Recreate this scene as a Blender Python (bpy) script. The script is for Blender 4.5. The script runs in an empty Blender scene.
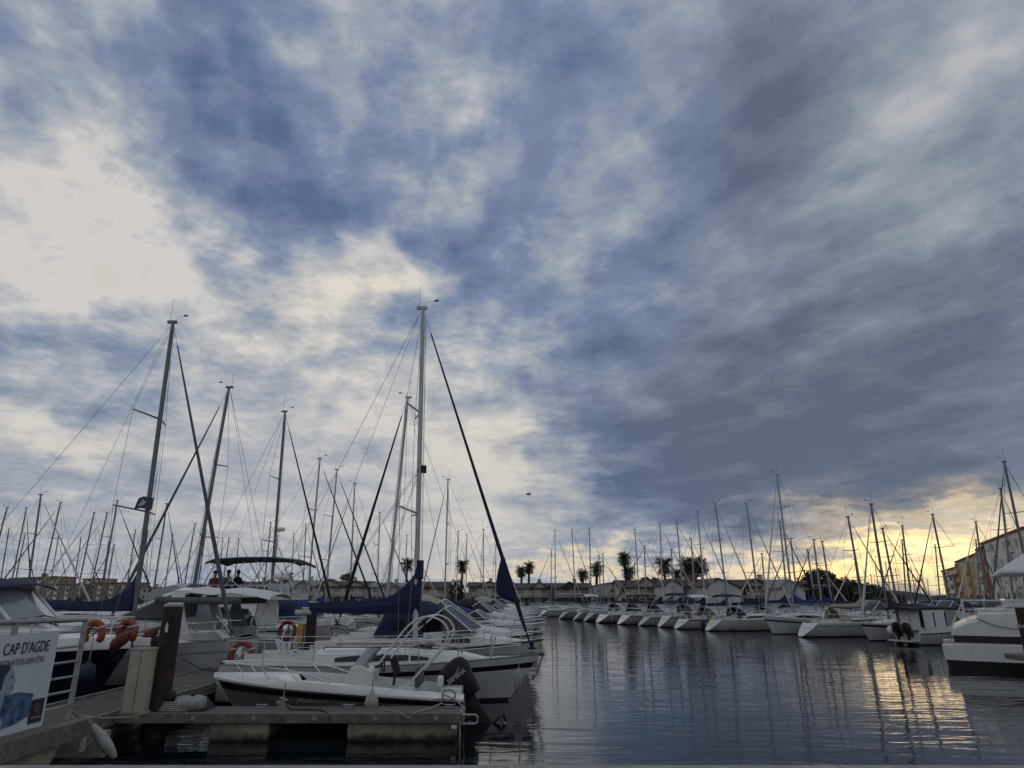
import bpy, bmesh, math, random
from mathutils import Vector, Matrix, Euler

SC = bpy.context.scene
COL = SC.collection
R = math.radians

# ------------------------------------------------------------------ camera
EYE = 2.7
PITCH = math.atan(213 / 670)
cam_d = bpy.data.cameras.new('camera')
cam = bpy.data.objects.new('camera', cam_d)
COL.objects.link(cam)
cam.location = (0, 0, EYE)
cam.rotation_euler = (math.pi / 2 + PITCH, 0, 0)
cam_d.sensor_width = 36
cam_d.lens = 36 * 670 / 1024
cam_d.clip_end = 6000
SC.camera = cam
SC.view_settings.view_transform = 'Standard'
SC.view_settings.look = 'None'
SC.view_settings.exposure = 0.15
SC.view_settings.gamma = 1
SC.view_settings.use_curve_mapping = False
SC.cycles.use_denoising = True
SC.cycles.max_bounces = 5
SC.cycles.glossy_bounces = 4
SC.cycles.caustics_reflective = False
SC.cycles.caustics_refractive = False
SC.cycles.transparent_max_bounces = 8

_c, _s = math.cos(PITCH), math.sin(PITCH)


def sight(px, py):
    a, b = px - 512, 384 - py
    return (a, 670 * _c - b * _s, 670 * _s + b * _c)


def at(px, py, Y):          # the point seen at a pixel, Y metres ahead
    d = sight(px, py)
    t = Y / d[1]
    return Vector((d[0] * t, Y, EYE + d[2] * t))


def on(px, py, z):          # the point seen at a pixel, at height z
    d = sight(px, py)
    t = (z - EYE) / d[2]
    return Vector((d[0] * t, d[1] * t, z))


def azel(px, py):
    d = sight(px, py)
    return (math.degrees(math.atan2(d[0], d[1])), math.degrees(math.atan2(d[2], math.hypot(d[0], d[1]))))


# ------------------------------------------------------------------ sun behind cloud
SUN_AZ, SUN_EL = 29.5, 2.8
sun_d = bpy.data.lights.new('sun', 'SUN')
sun_d.energy = 0.022
sun_d.angle = R(8.5)
sun_d.color = (1.0, 0.70, 0.36)
sun = bpy.data.objects.new('sun', sun_d)
COL.objects.link(sun)
_sd = Vector((math.sin(R(SUN_AZ)) * math.cos(R(SUN_EL)), math.cos(R(SUN_AZ)) * math.cos(R(SUN_EL)), math.sin(R(SUN_EL))))
sun.rotation_euler = _sd.to_track_quat('Z', 'Y').to_euler()
sun.location = _sd * 60

# ------------------------------------------------------------------ world: dusk sky with broken cloud
W = bpy.data.worlds.new('World')
SC.world = W
W.use_nodes = True
NT = W.node_tree
NT.nodes.clear()


def nd(t, **kw):
    n = NT.nodes.new(t)
    for k, v in kw.items():
        setattr(n, k, v)
    return n


def lk(a, b):
    NT.links.new(a, b)


def mth(op, a, b=None, c=None, clamp=False):
    n = nd('ShaderNodeMath', operation=op)
    n.use_clamp = clamp
    for i, x in enumerate((a, b, c)):
        if x is None:
            continue
        if isinstance(x, (int, float)):
            n.inputs[i].default_value = x
        else:
            lk(x, n.inputs[i])
    return n.outputs[0]


def vmt(op, a, b=None):
    n = nd('ShaderNodeVectorMath', operation=op)
    for i, x in enumerate((a, b)):
        if x is None:
            continue
        if isinstance(x, (tuple, list)):
            n.inputs[i].default_value = x
        else:
            lk(x, n.inputs[i])
    return n.outputs['Value'] if op in ('DOT_PRODUCT', 'LENGTH') else n.outputs[0]


def noise(vec, scale, detail=6, rough=0.55, dist=0.0, lac=2.0):
    n = nd('ShaderNodeTexNoise')
    n.inputs['Scale'].default_value = scale
    n.inputs['Detail'].default_value = detail
    n.inputs['Roughness'].default_value = rough
    n.inputs['Distortion'].default_value = dist
    n.inputs['Lacunarity'].default_value = lac
    lk(vec, n.inputs['Vector'])
    return n


def ramp(fac, stops):
    n = nd('ShaderNodeValToRGB')
    e = n.color_ramp.elements
    while len(e) < len(stops):
        e.new(0.5)
    for i, (p, c) in enumerate(stops):
        e[i].position = p
        e[i].color = (*c, 1)
    lk(fac, n.inputs[0])
    return n.outputs[0]


def mixc(f, a, b, mode='MIX'):
    n = nd('ShaderNodeMix', data_type='RGBA', blend_type=mode)
    n.clamp_factor = True
    for i, x in ((0, f), (6, a), (7, b)):
        if isinstance(x, (int, float)):
            n.inputs[i].default_value = x
        elif isinstance(x, tuple):
            n.inputs[i].default_value = (*x, 1)
        else:
            lk(x, n.inputs[i])
    return n.outputs[2]


tc = nd('ShaderNodeTexCoord').outputs['Generated']
sep = nd('ShaderNodeSeparateXYZ')
lk(tc, sep.inputs[0])
DX, DY, DZ = sep.outputs
AZ = mth('MULTIPLY', mth('ARCTAN2', DX, DY), 57.29578)
EL = mth('MULTIPLY', mth('ARCSINE', DZ), 57.29578)
# cloud layer seen as a flat sheet overhead: direction / height
zz = mth('ADD', mth('MAXIMUM', DZ, 0.0), 0.22)
cmb = nd('ShaderNodeCombineXYZ')
lk(mth('DIVIDE', DX, zz), cmb.inputs[0])
lk(mth('DIVIDE', DY, zz), cmb.inputs[1])
SHEET = cmb.outputs[0]
warp = noise(SHEET, 1.7, 4, 0.6)
wv = vmt('MULTIPLY', vmt('SUBTRACT', warp.outputs['Color'], (0.5, 0.5, 0.5)), (1, 1, 0))
ae = nd('ShaderNodeCombineXYZ')
lk(AZ, ae.inputs[0])
lk(EL, ae.inputs[1])
warp2 = noise(SHEET, 5.5, 5, 0.62)
wv2 = vmt('MULTIPLY', vmt('SUBTRACT', warp2.outputs['Color'], (0.5, 0.5, 0.5)), (9, 7, 0))
AE = vmt('ADD', vmt('ADD', ae.outputs[0], vmt('MULTIPLY', wv, (14, 11, 0))), wv2)


def blobs(lst, vec, start):
    acc = start
    for (px, py, rx, ry, rot, w) in lst:
        a, e = azel(px, py) if py is not None else px
        m = nd('ShaderNodeMapping', vector_type='TEXTURE')
        m.inputs['Location'].default_value = (a, e, 0)
        m.inputs['Rotation'].default_value = (0, 0, R(rot))
        m.inputs['Scale'].default_value = (rx, ry, 1)
        lk(vec, m.inputs['Vector'])
        g = mth('POWER', 0.36788, vmt('DOT_PRODUCT', m.outputs[0], m.outputs[0]))
        acc = mth('MULTIPLY_ADD', g, w, acc)
    return acc


# cloud thickness: where the deck is heavy (+) and where it thins (-); sizes in degrees
THICK = [
    # heavy
    (150, 70, 13, 6, 15, .30), (230, 110, 8, 5, -20, .24), (300, 205, 6, 3.5, 15, .34), (470, 265, 7, 5, 35, .40),
    (20, 60, 9, 4, 10, .12), (470, 40, 14, 5, 0, .20), (560, 180, 7, 5, 40, .24), (700, 120, 9, 10, 60, .26),
    (780, 30, 12, 6, 60, .30), (700, 215, 14, 5, 35, .32), (830, 245, 18, 4, 22, .26),
    (640, 470, 9, 4.4, -4, .50), (700, 512, 12, 2.4, 2, .36), (830, 490, 9, 2.2, 6, .24), (760, 440, 14, 5, 0, .40), (900, 400, 16, 6, 12, .40), (800, 335, 18, 5, 20, .32),
    (660, 350, 8, 5, 30, .18), (960, 300, 14, 5, 22, .26), (950, 480, 10, 3, 12, .30), (600, 300, 7, 4, 20, .22),
    (30, 345, 9, 2.0, -3, .13), (90, 480, 14, 1.6, 0, .10), (390, 130, 5, 3, 20, .18), (540, 90, 7, 4, 10, .10),
    (400, 170, 5, 3, 30, .10),
    # thin
    (60, 205, 9, 7.5, -20, -.35), (165, 262, 8, 3.6, -20, -.26), (20, 280, 7, 3, 0, -.16), (270, 325, 6, 2.5, 10, .12), (150, 335, 9, 2.0, 0, .06), (100, 395, 9, 2, 0, .06), (250, 215, 4, 2, 10, .10),
    (345, 265, 5, 2.0, 25, -.26), (465, 175, 5, 2.2, 30, -.30), (415, 230, 4, 2, 30, -.16), (235, 178, 5, 1.8, 10, -.10),
    (320, 70, 7, 2.2, -35, -.16), (590, 215, 5, 2.6, 45, -.26), (640, 110, 3.5, 3.5, 60, -.16), (640, 160, 4, 1.6, 20, -.10),
    (960, 105, 12, 5, 30, -.15), (650, 285, 8, 1.6, 20, -.16), (720, 330, 10, 1.4, 18, -.12), (860, 165, 12, 1.6, 25, -.20), (950, 215, 8, 1.3, 15, -.16), (875, 250, 8, 1.2, 14, -.10),
    (495, 430, 7, 4.5, -30, -.30), (400, 345, 8, 2.5, 0, -.10), (340, 300, 5, 2, 20, -.12), (330, 380, 9, 3, 0, -.16), (555, 330, 6, 1.5, 0, -.10),
    (250, 20, 5, 2, 10, -.10), (5, 15, 3, 2, 0, -.2), (520, 500, 10, 2.5, 0, -.18), (430, 490, 16, 5, 0, -.19), (300, 410, 12, 5, 0, -.11), (10, 420, 10, 2.4, 0, -.16), (120, 450, 14, 4, 0, -.06),
    (900, 552, 13, 3.4, 3, -.42), (680, 572, 12, 1.0, 0, -.16), (680, 548, 12, 1.0, 0, .10), (150, 440, 9, 3, 0, -.10),
    # out of the picture: cloud behind, overhead and left thinned to light the boats
    ((180, 26), None, 80, 34, 0, -.22), ((-180, 26), None, 80, 34, 0, -.22), ((0, 97), None, 500, 25, 0, -.40), ((-85, 24), None, 30, 24, 0, -.35),
]
base = mth('MULTIPLY_ADD', blobs(THICK, AE, 0.0), 0.63, 0.455)
n1 = noise(vmt('ADD', SHEET, vmt('MULTIPLY', wv, (.22, .22, 0))), 3.4, 10, 0.60)
n2 = noise(vmt('ADD', SHEET, vmt('MULTIPLY', wv, (.15, .15, 0))), 14.0, 7, 0.62)
vo = nd('ShaderNodeTexVoronoi', feature='SMOOTH_F1', voronoi_dimensions='2D')
vo.inputs['Scale'].default_value = 5.0
vo.inputs['Detail'].default_value = 3.5
vo.inputs['Roughness'].default_value = .55
vo.inputs['Smoothness'].default_value = .35
vo.normalize = True
lk(vmt('ADD', SHEET, vmt('MULTIPLY', warp2.outputs['Color'], (.10, .10, 0))), vo.inputs['Vector'])
puff = mth('SUBTRACT', 0.42, vo.outputs['Distance'])
rot = nd('ShaderNodeMapping', vector_type='TEXTURE')
rot.inputs['Rotation'].default_value = (0, 0, math.atan2(-.81, .58))
rot.inputs['Scale'].default_value = (1.0, .48, 1)
lk(vmt('ADD', SHEET, vmt('MULTIPLY', wv, (.12, .12, 0))), rot.inputs['Vector'])
n3 = noise(rot.outputs[0], 2.2, 9, 0.62)
# calm, drawn-out deck to the right; broken, puffy clouds to the left; both fade into soft veils low down
side = mth('MULTIPLY_ADD', AZ, 0.035, 0.35, clamp=True)
high = mth('MULTIPLY_ADD', EL, 0.05, -0.12, clamp=True)
amp1 = mth('MULTIPLY', mth('MULTIPLY_ADD', high, 1.05, .20), mth('MULTIPLY_ADD', side, -.55, 1.15))
body = mth('MULTIPLY_ADD', base, 2.6, -.10, clamp=True)
amp1 = mth('MULTIPLY', amp1, mth('MULTIPLY_ADD', body, .38, .62))
dens = mth('ADD', base, mth('MULTIPLY', mth('SUBTRACT', n1.outputs['Fac'], 0.5), amp1))
dens = mth('ADD', dens, mth('MULTIPLY', mth('SUBTRACT', n2.outputs['Fac'], 0.5), mth('MULTIPLY', amp1, .32)))
dens = mth('ADD', dens, mth('MULTIPLY', puff, mth('MULTIPLY', amp1, .62)))
dens = mth('ADD', dens, mth('MULTIPLY', mth('SUBTRACT', n3.outputs['Fac'], 0.5), mth('MULTIPLY', side, mth('MULTIPLY_ADD', high, .60, .5))))
veil = noise(vmt('MULTIPLY', AE, (0.05, 0.22, 0)), 1.0, 6, 0.55)
dens = mth('ADD', dens, mth('MULTIPLY', mth('SUBTRACT', veil.outputs['Fac'], 0.5), mth('MULTIPLY_ADD', high, -.65, .75)))
blue = ramp(dens, [(0.0, (.66, .625, .585)), (.16, (.63, .60, .57)), (.28, (.59, .565, .545)), (.40, (.43, .44, .47)), (.53, (.285, .325, .395)), (.70, (.168, .222, .345)), (1.0, (.088, .130, .235))])
grey = ramp(dens, [(0.0, (.50, .50, .50)), (.22, (.41, .42, .445)), (.42, (.28, .31, .355)), (.62, (.195, .23, .285)), (.82, (.138, .168, .22)), (1.0, (.10, .125, .175))])
GREY = [(900, 330, 22, 16, 15, .8), (820, 60, 12, 14, 60, .6), (250, 480, 40, 6, 0, .35), (700, 400, 9, 5, 0, .3), ((180, 30), None, 95, 60, 0, .9), ((-180, 30), None, 95, 60, 0, .9)]
gw = blobs(GREY, AE, 0.05)
cloud = mixc(gw, blue, grey)
# warm light under the deck: low on the right, and paler all along the horizon
st = noise(vmt('MULTIPLY', AE, (0.035, 0.32, 0)), 1.0, 6, 0.6)
streak = mth('MULTIPLY_ADD', mth('SUBTRACT', st.outputs['Fac'], 0.5), 3.4, 0.5, clamp=True)
WARM = [(920, 557, 10, 3.7, 4, 1.0), (945, 545, 6, 2.2, 8, .7), (860, 572, 8, 1.6, 0, .4), (690, 581, 12, .9, 0, .35), (540, 576, 12, .8, 0, .4)]
wm = blobs(WARM, AE, 0.0)
wm = mth('MULTIPLY', wm, mth('MULTIPLY_ADD', streak, .95, .22), clamp=True)
cloud = mixc(wm, cloud, (1.05, 0.75, 0.31))
GLOW = [(950, 547, 5, 1.7, 8, 1.0), (850, 560, 6, 1.0, 4, .5), (905, 590, 10, .9, 0, .5)]
gl = mth('MULTIPLY', blobs(GLOW, AE, 0.0), mth('MULTIPLY_ADD', streak, 1.1, .1), clamp=True)
cloud = mixc(gl, cloud, (1.35, 1.10, 0.60))
CREAM = [(500, 450, 8, 6, -25, .30), (440, 545, 24, 2.4, 0, .20), (60, 225, 10, 8, 0, .05), (340, 300, 7, 2.5, 20, .28), (60, 545, 22, 2.0, 0, .18), (20, 430, 8, 2, 0, .25), (330, 360, 12, 4, 0, .12)]
cr = blobs(CREAM, AE, 0.0)
cr = mth('MULTIPLY', cr, mth('SUBTRACT', 1.25, mth('MULTIPLY', dens, 1.5)), clamp=True)
cloud = mixc(cr, cloud, (0.92, 0.80, 0.58))

sky = nd('ShaderNodeTexSky', sky_type='NISHITA')
sky.sun_disc = False
sky.sun_elevation = R(SUN_EL)
sky.sun_rotation = R(SUN_AZ)
bg_sky = nd('ShaderNodeBackground')
bg_sky.inputs[1].default_value = 0.06
lk(sky.outputs[0], bg_sky.inputs[0])
bg_cl = nd('ShaderNodeBackground')
bg_cl.inputs[1].default_value = 1.0
lk(cloud, bg_cl.inputs[0])
cover = mth('MULTIPLY_ADD', dens, 0.7, 0.80, clamp=True)
mx = nd('ShaderNodeMixShader')
lk(cover, mx.inputs[0])
lk(bg_sky.outputs[0], mx.inputs[1])
lk(bg_cl.outputs[0], mx.inputs[2])
out = nd('ShaderNodeOutputWorld')
lk(mx.outputs[0], out.inputs[0])

# ------------------------------------------------------------------ helpers
class MB:
    def __init__(s):
        s.v, s.f, s.m, s.sm = [], [], [], []

    def add(s, vs, fs, mi=0, smooth=False):
        o = len(s.v)
        s.v += [tuple(p) for p in vs]
        for i, f in enumerate(fs):
            s.f.append(tuple(o + k for k in f))
            s.m.append(mi[i] if isinstance(mi, list) else mi)
            s.sm.append(smooth)
        return s

    def box(s, c, d, mi=0, rot=None):
        x, y, z = d[0] / 2, d[1] / 2, d[2] / 2
        vs = [Vector((a * x, b * y, e * z)) for a in (-1, 1) for b in (-1, 1) for e in (-1, 1)]
        if rot is not None:
            m = Euler(rot).to_matrix()
            vs = [m @ p for p in vs]
        c = Vector(c)
        return s.add([p + c for p in vs], [(0, 1, 3, 2), (4, 6, 7, 5), (0, 4, 5, 1), (2, 3, 7, 6), (0, 2, 6, 4), (1, 5, 7, 3)], mi)

    def span(s, x0, x1, y0, y1, z0, z1, mi=0):
        return s.box(((x0 + x1) / 2, (y0 + y1) / 2, (z0 + z1) / 2), (abs(x1 - x0), abs(y1 - y0), abs(z1 - z0)), mi)

    def loft(s, rings, mi=0, closed=True, cap0=True, cap1=True, smooth=True):
        n = len(rings[0])
        vs, fs, ms = [], [], []
        for r in rings:
            vs += [tuple(p) for p in r]
        for i in range(len(rings) - 1):
            for j in range(n if closed else n - 1):
                k = (j + 1) % n
                fs.append((i * n + j, i * n + k, (i + 1) * n + k, (i + 1) * n + j))
                ms.append(mi(i, j) if callable(mi) else mi)
        base = mi(0, 0) if callable(mi) else mi
        o = len(s.v)
        s.add(vs, fs, ms, smooth)
        if cap0:
            s.f.append(tuple(o + j for j in range(n))[::-1]); s.m.append(base); s.sm.append(False)
        if cap1:
            s.f.append(tuple(o + (len(rings) - 1) * n + j for j in range(n))); s.m.append(base); s.sm.append(False)
        return s

    def tube(s, pts, r, n=8, mi=0, caps=True, flat=1.0, closed=False):
        P = [Vector(p) for p in pts]
        rr = r if isinstance(r, (list, tuple)) else [r] * len(P)
        rings = []
        t0 = (P[1] - P[0]).normalized()
        up = Vector((0, 0, 1)) if abs(t0.z) < .9 else Vector((0, 1, 0))
        a = t0.cross(up).normalized()
        for i, p in enumerate(P):
            if closed:
                t = (P[(i + 1) % len(P)] - P[i - 1]).normalized()
            else:
                t = (P[min(i + 1, len(P) - 1)] - P[max(i - 1, 0)]).normalized()
            a = (a - t * a.dot(t))
            a = a.normalized() if a.length > 1e-6 else t.orthogonal().normalized()
            b = t.cross(a)
            rings.append([p + a * (math.cos(2 * math.pi * k / n) * rr[i] * flat) + b * (math.sin(2 * math.pi * k / n) * rr[i]) for k in range(n)])
        if closed:
            rings.append(rings[0])
            caps = False
        return s.loft(rings, mi, True, caps, caps, True)

    def lathe(s, prof, c=(0, 0, 0), n=14, mi=0, axis='z'):
        rings = []
        for (r, h) in prof:
            ring = []
            for k in range(n):
                a = 2 * math.pi * k / n
                p = (r * math.cos(a), r * math.sin(a), h)
                if axis == 'x':
                    p = (h, r * math.cos(a), r * math.sin(a))
                elif axis == 'y':
                    p = (r * math.sin(a), h, r * math.cos(a))
                ring.append((p[0] + c[0], p[1] + c[1], p[2] + c[2]))
            rings.append(ring)
        return s.loft(rings, mi)

    def ball(s, c, r, n=10, m=7, mi=0):
        r = (r, r, r) if isinstance(r, (int, float)) else r
        rings = []
        for i in range(m + 1):
            t = math.pi * (i / m)
            q = max(math.sin(t), .02)
            rings.append([(c[0] + r[0] * q * math.cos(2 * math.pi * k / n), c[1] + r[1] * q * math.sin(2 * math.pi * k / n), c[2] - r[2] * math.cos(t)) for k in range(n)])
        return s.loft(rings, mi)

    def prism(s, poly, o, ax, ay, th, mi=0):
        o, ax, ay = Vector(o), Vector(ax), Vector(ay)
        nn = ax.cross(ay).normalized() * th
        a = [o + ax * p[0] + ay * p[1] for p in poly]
        n = len(a)
        fs = [tuple(range(n))[::-1], tuple(range(n, 2 * n))] + [(i, (i + 1) % n, n + (i + 1) % n, n + i) for i in range(n)]
        return s.add(a + [p + nn for p in a], fs, mi)

    def build(s, name, mats, parent=None, angle=40, bevel=0):
        me = bpy.data.meshes.new(name)
        me.from_pydata(s.v, [], s.f)
        for m in (mats if isinstance(mats, (list, tuple)) else [mats]):
            me.materials.append(m)
        me.polygons.foreach_set('material_index', s.m)
        me.polygons.foreach_set('use_smooth', s.sm)
        me.update()
        if any(s.sm):
            me.set_sharp_from_angle(angle=R(angle))
        o = bpy.data.objects.new(name, me)
        COL.objects.link(o)
        if parent is not None:
            o.parent = parent
        if bevel:
            b = o.modifiers.new('bevel', 'BEVEL')
            b.width = bevel
            b.segments = 2
            b.limit_method = 'ANGLE'
        return o


def tag(o, label=None, cat=None, group=None, kind=None):
    for k, v in (('label', label), ('category', cat), ('group', group), ('kind', kind)):
        if v:
            o[k] = v
    return o


def thing(name, label, cat, loc=(0, 0, 0), rz=0, group=None):
    o = bpy.data.objects.new(name, None)
    o.empty_display_size = .3
    COL.objects.link(o)
    o.location = loc
    o.rotation_euler = (0, 0, rz)
    return tag(o, label, cat, group)


def copy_tree(o, parent=None):
    c = o.copy()
    COL.objects.link(c)
    if parent is not None:
        c.parent = parent
    for ch in [q for q in o.children]:
        copy_tree(ch, c)
    return c


_MATS = {}


def mat(name, col, rough=.5, metal=0., var=.12, scale=3., bump=0., bscale=30., coat=0., spec=.5, trans=0.):
    if name in _MATS:
        return _MATS[name]
    m = bpy.data.materials.new(name)
    m.use_nodes = True
    t = m.node_tree
    b = t.nodes['Principled BSDF']
    b.inputs['Roughness'].default_value = rough
    b.inputs['Metallic'].default_value = metal
    b.inputs['Coat Weight'].default_value = coat
    b.inputs['Specular IOR Level'].default_value = spec
    if trans:
        b.inputs['Transmission Weight'].default_value = trans
    c = t.nodes.new('ShaderNodeTexCoord')
    n = t.nodes.new('ShaderNodeTexNoise')
    n.inputs['Scale'].default_value = scale
    n.inputs['Detail'].default_value = 6
    n.inputs['Roughness'].default_value = .65
    t.links.new(c.outputs['Object'], n.inputs['Vector'])
    r = t.nodes.new('ShaderNodeValToRGB')
    r.color_ramp.elements[0].position = .3
    r.color_ramp.elements[1].position = .7
    r.color_ramp.elements[0].color = (*[x * (1 - var * 1.6) for x in col], 1)
    r.color_ramp.elements[1].color = (*[min(1, x * (1 + var)) for x in col], 1)
    t.links.new(n.outputs['Fac'], r.inputs[0])
    t.links.new(r.outputs[0], b.inputs['Base Color'])
    if bump:
        n2 = t.nodes.new('ShaderNodeTexNoise')
        n2.inputs['Scale'].default_value = bscale
        n2.inputs['Detail'].default_value = 4
        t.links.new(c.outputs['Object'], n2.inputs['Vector'])
        bp = t.nodes.new('ShaderNodeBump')
        bp.inputs['Strength'].default_value = bump
        bp.inputs['Distance'].default_value = .02
        t.links.new(n2.outputs['Fac'], bp.inputs['Height'])
        t.links.new(bp.outputs[0], b.inputs['Normal'])
    _MATS[name] = m
    return m


WHITE = mat('white_gelcoat', (.66, .66, .65), .28, var=.10, scale=1.4, coat=.3)
WHITE2 = mat('aged_white_gelcoat', (.52, .53, .52), .4, var=.14, scale=1.8)
CREAMG = mat('cream_gelcoat', (.55, .52, .44), .4, var=.1)
GREYG = mat('grey_gelcoat', (.30, .32, .34), .35, var=.1)
NAVYG = mat('navy_gelcoat', (.006, .010, .026), .2, var=.2, coat=.4)
BLACKG = mat('black_gelcoat', (.008, .008, .010), .3, var=.2)
FOUL = mat('antifouling_paint', (.012, .016, .03), .8, var=.3)
FOULR = mat('red_antifouling_paint', (.09, .02, .015), .8, var=.3)
DECK = mat('nonskid_deck', (.50, .50, .48), .75, var=.1, bump=.15, bscale=120)
TEAK = mat('teak_deck', (.16, .10, .055), .7, var=.25, scale=8)
ALU = mat('anodised_mast_alloy', (.30, .31, .33), .42, metal=.7, var=.12, scale=5)
ALUD = mat('dull_mast_alloy', (.16, .165, .175), .5, metal=.5, var=.15, scale=5)  # mast alloy with backlit shade put into its colour; toe rails, anchors share it
MASTW = mat('painted_mast', (.46, .46, .46), .45, var=.1)
STEEL = mat('stainless_rail', (.62, .63, .64), .22, metal=.9, var=.06)
WHITEP = mat('white_painted_rail', (.62, .62, .61), .4, var=.08)
WIRE = mat('rigging_wire', (.14, .14, .15), .4, metal=.7, var=.1)
ROPE = mat('mooring_rope', (.30, .28, .24), .9, var=.25, scale=40)
ROPED = mat('dark_rope', (.03, .03, .04), .9, var=.25, scale=40)
NAVY = mat('navy_canvas', (.007, .013, .055), .85, var=.25, scale=4, bump=.5, bscale=9)
ROYAL = mat('blue_canvas', (.012, .032, .16), .85, var=.2, scale=4, bump=.5, bscale=9)
BLACK = mat('black_canvas', (.010, .011, .014), .85, var=.25, scale=4, bump=.5, bscale=9)
GREYC = mat('grey_canvas', (.10, .105, .115), .85, var=.15, scale=4, bump=.5, bscale=9)
BEIGEC = mat('beige_canvas', (.34, .31, .26), .85, var=.15, scale=4, bump=.5, bscale=9)
WHITEC = mat('white_canvas', (.62, .63, .64), .8, var=.08, scale=3, bump=.3, bscale=7)
GREENC = mat('green_canvas', (.015, .05, .03), .85, var=.2, scale=4, bump=.5, bscale=9)
SAIL = mat('white_sailcloth', (.55, .54, .51), .8, var=.1, scale=6, bump=.3, bscale=14)
GLASS = mat('tinted_window', (.006, .008, .010), .06, var=.2, spec=.6)
CLEAR = mat('clear_plastic_screen', (.20, .23, .25), .12, var=.12, spec=.6)
ORANGE = mat('orange_buoy_plastic', (.28, .06, .025), .55, var=.15)
RED = mat('red_buoy_plastic', (.22, .04, .025), .55, var=.15)
YELLOW = mat('yellow_plastic', (.5, .32, .04), .6, var=.15)
FENDER = mat('fender_vinyl', (.30, .30, .28), .5, var=.2, scale=9)
FENDERB = mat('blue_fender_vinyl', (.015, .025, .09), .5, var=.2)
RUBBER = mat('black_rubber', (.012, .012, .012), .7, var=.2)
PILE = mat('tarred_timber', (.036, .020, .015), .85, var=.45, scale=5, bump=.6, bscale=18)
CONC = mat('weathered_concrete', (.27, .265, .25), .9, var=.25, scale=2.5, bump=.5, bscale=40)
FLOATM = mat('stained_float_concrete', (.27, .25, .19), .9, var=.3, scale=2.2, bump=.4, bscale=30)
_t = FLOATM.node_tree
_b = _t.nodes['Principled BSDF']
_src = _b.inputs['Base Color'].links[0].from_socket
_g = _t.nodes.new('ShaderNodeNewGeometry')
_sp = _t.nodes.new('ShaderNodeSeparateXYZ')
_t.links.new(_g.outputs['Position'], _sp.inputs[0])
_n = _t.nodes.new('ShaderNodeTexNoise')
_n.inputs['Scale'].default_value = 5
_n.inputs['Detail'].default_value = 5
_t.links.new(_g.outputs['Position'], _n.inputs['Vector'])
_a = _t.nodes.new('ShaderNodeMath')
_a.operation = 'MULTIPLY_ADD'
_t.links.new(_n.outputs['Fac'], _a.inputs[0])
_a.inputs[1].default_value = -.22
_t.links.new(_sp.outputs[2], _a.inputs[2])
_r = _t.nodes.new('ShaderNodeMapRange')
_r.inputs['From Min'].default_value = -.08
_r.inputs['From Max'].default_value = .04
_t.links.new(_a.outputs[0], _r.inputs['Value'])
_m = _t.nodes.new('ShaderNodeMix')
_m.data_type = 'RGBA'
_m.inputs[6].default_value = (.016, .022, .010, 1)
_t.links.new(_r.outputs[0], _m.inputs[0])
_t.links.new(_src, _m.inputs[7])
_t.links.new(_m.outputs[2], _b.inputs['Base Color'])
BEAM = mat('grey_timber_beam', (.15, .14, .125), .85, var=.3, scale=6, bump=.5, bscale=22)
GALV = mat('galvanised_steel', (.32, .32, .32), .5, metal=.5, var=.2, scale=9)
ENGINE = mat('outboard_cowl_paint', (.006, .007, .010), .45, var=.2, spec=.3)
SKIN = mat('skin', (.36, .20, .14), .6, var=.08)
HAIR = mat('dark_hair', (.012, .009, .008), .7, var=.2)


def planks(name, col, width, axis):
    m = bpy.data.materials.new(name)
    m.use_nodes = True
    t = m.node_tree
    b = t.nodes['Principled BSDF']
    b.inputs['Roughness'].default_value = .85
    c = t.nodes.new('ShaderNodeTexCoord')
    mp = t.nodes.new('ShaderNodeMapping')
    if axis == 'x':
        mp.inputs['Rotation'].default_value = (0, 0, math.pi / 2)
    t.links.new(c.outputs['Object'], mp.inputs['Vector'])
    br = t.nodes.new('ShaderNodeTexBrick')
    br.inputs['Scale'].default_value = 1
    br.inputs['Brick Width'].default_value = 2.4
    br.inputs['Row Height'].default_value = width
    br.inputs['Mortar Size'].default_value = .007
    br.inputs['Color1'].default_value = (*col, 1)
    br.inputs['Color2'].default_value = (*[x * .72 for x in col], 1)
    br.inputs['Mortar'].default_value = (.008, .008, .008, 1)
    t.links.new(mp.outputs[0], br.inputs['Vector'])
    n = t.nodes.new('ShaderNodeTexNoise')
    n.inputs['Scale'].default_value = 7
    n.inputs['Detail'].default_value = 7
    t.links.new(c.outputs['Object'], n.inputs['Vector'])
    mx_ = t.nodes.new('ShaderNodeMix')
    mx_.data_type = 'RGBA'
    mx_.blend_type = 'MULTIPLY'
    mx_.inputs[0].default_value = .7
    t.links.new(br.outputs[0], mx_.inputs[6])
    t.links.new(n.outputs['Fac'], mx_.inputs[7])
    t.links.new(mx_.outputs[2], b.inputs['Base Color'])
    bp = t.nodes.new('ShaderNodeBump')
    bp.inputs['Strength'].default_value = .5
    bp.inputs['Distance'].default_value = .01
    t.links.new(br.outputs['Fac'], bp.inputs['Height'])
    bp.invert = True
    t.links.new(bp.outputs[0], b.inputs['Normal'])
    return m


PLANK_Y = planks('grey_deck_planks', (.20, .19, .175), .14, 'y')
PLANK_X = planks('brown_deck_planks', (.16, .14, .12), .14, 'x')

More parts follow.
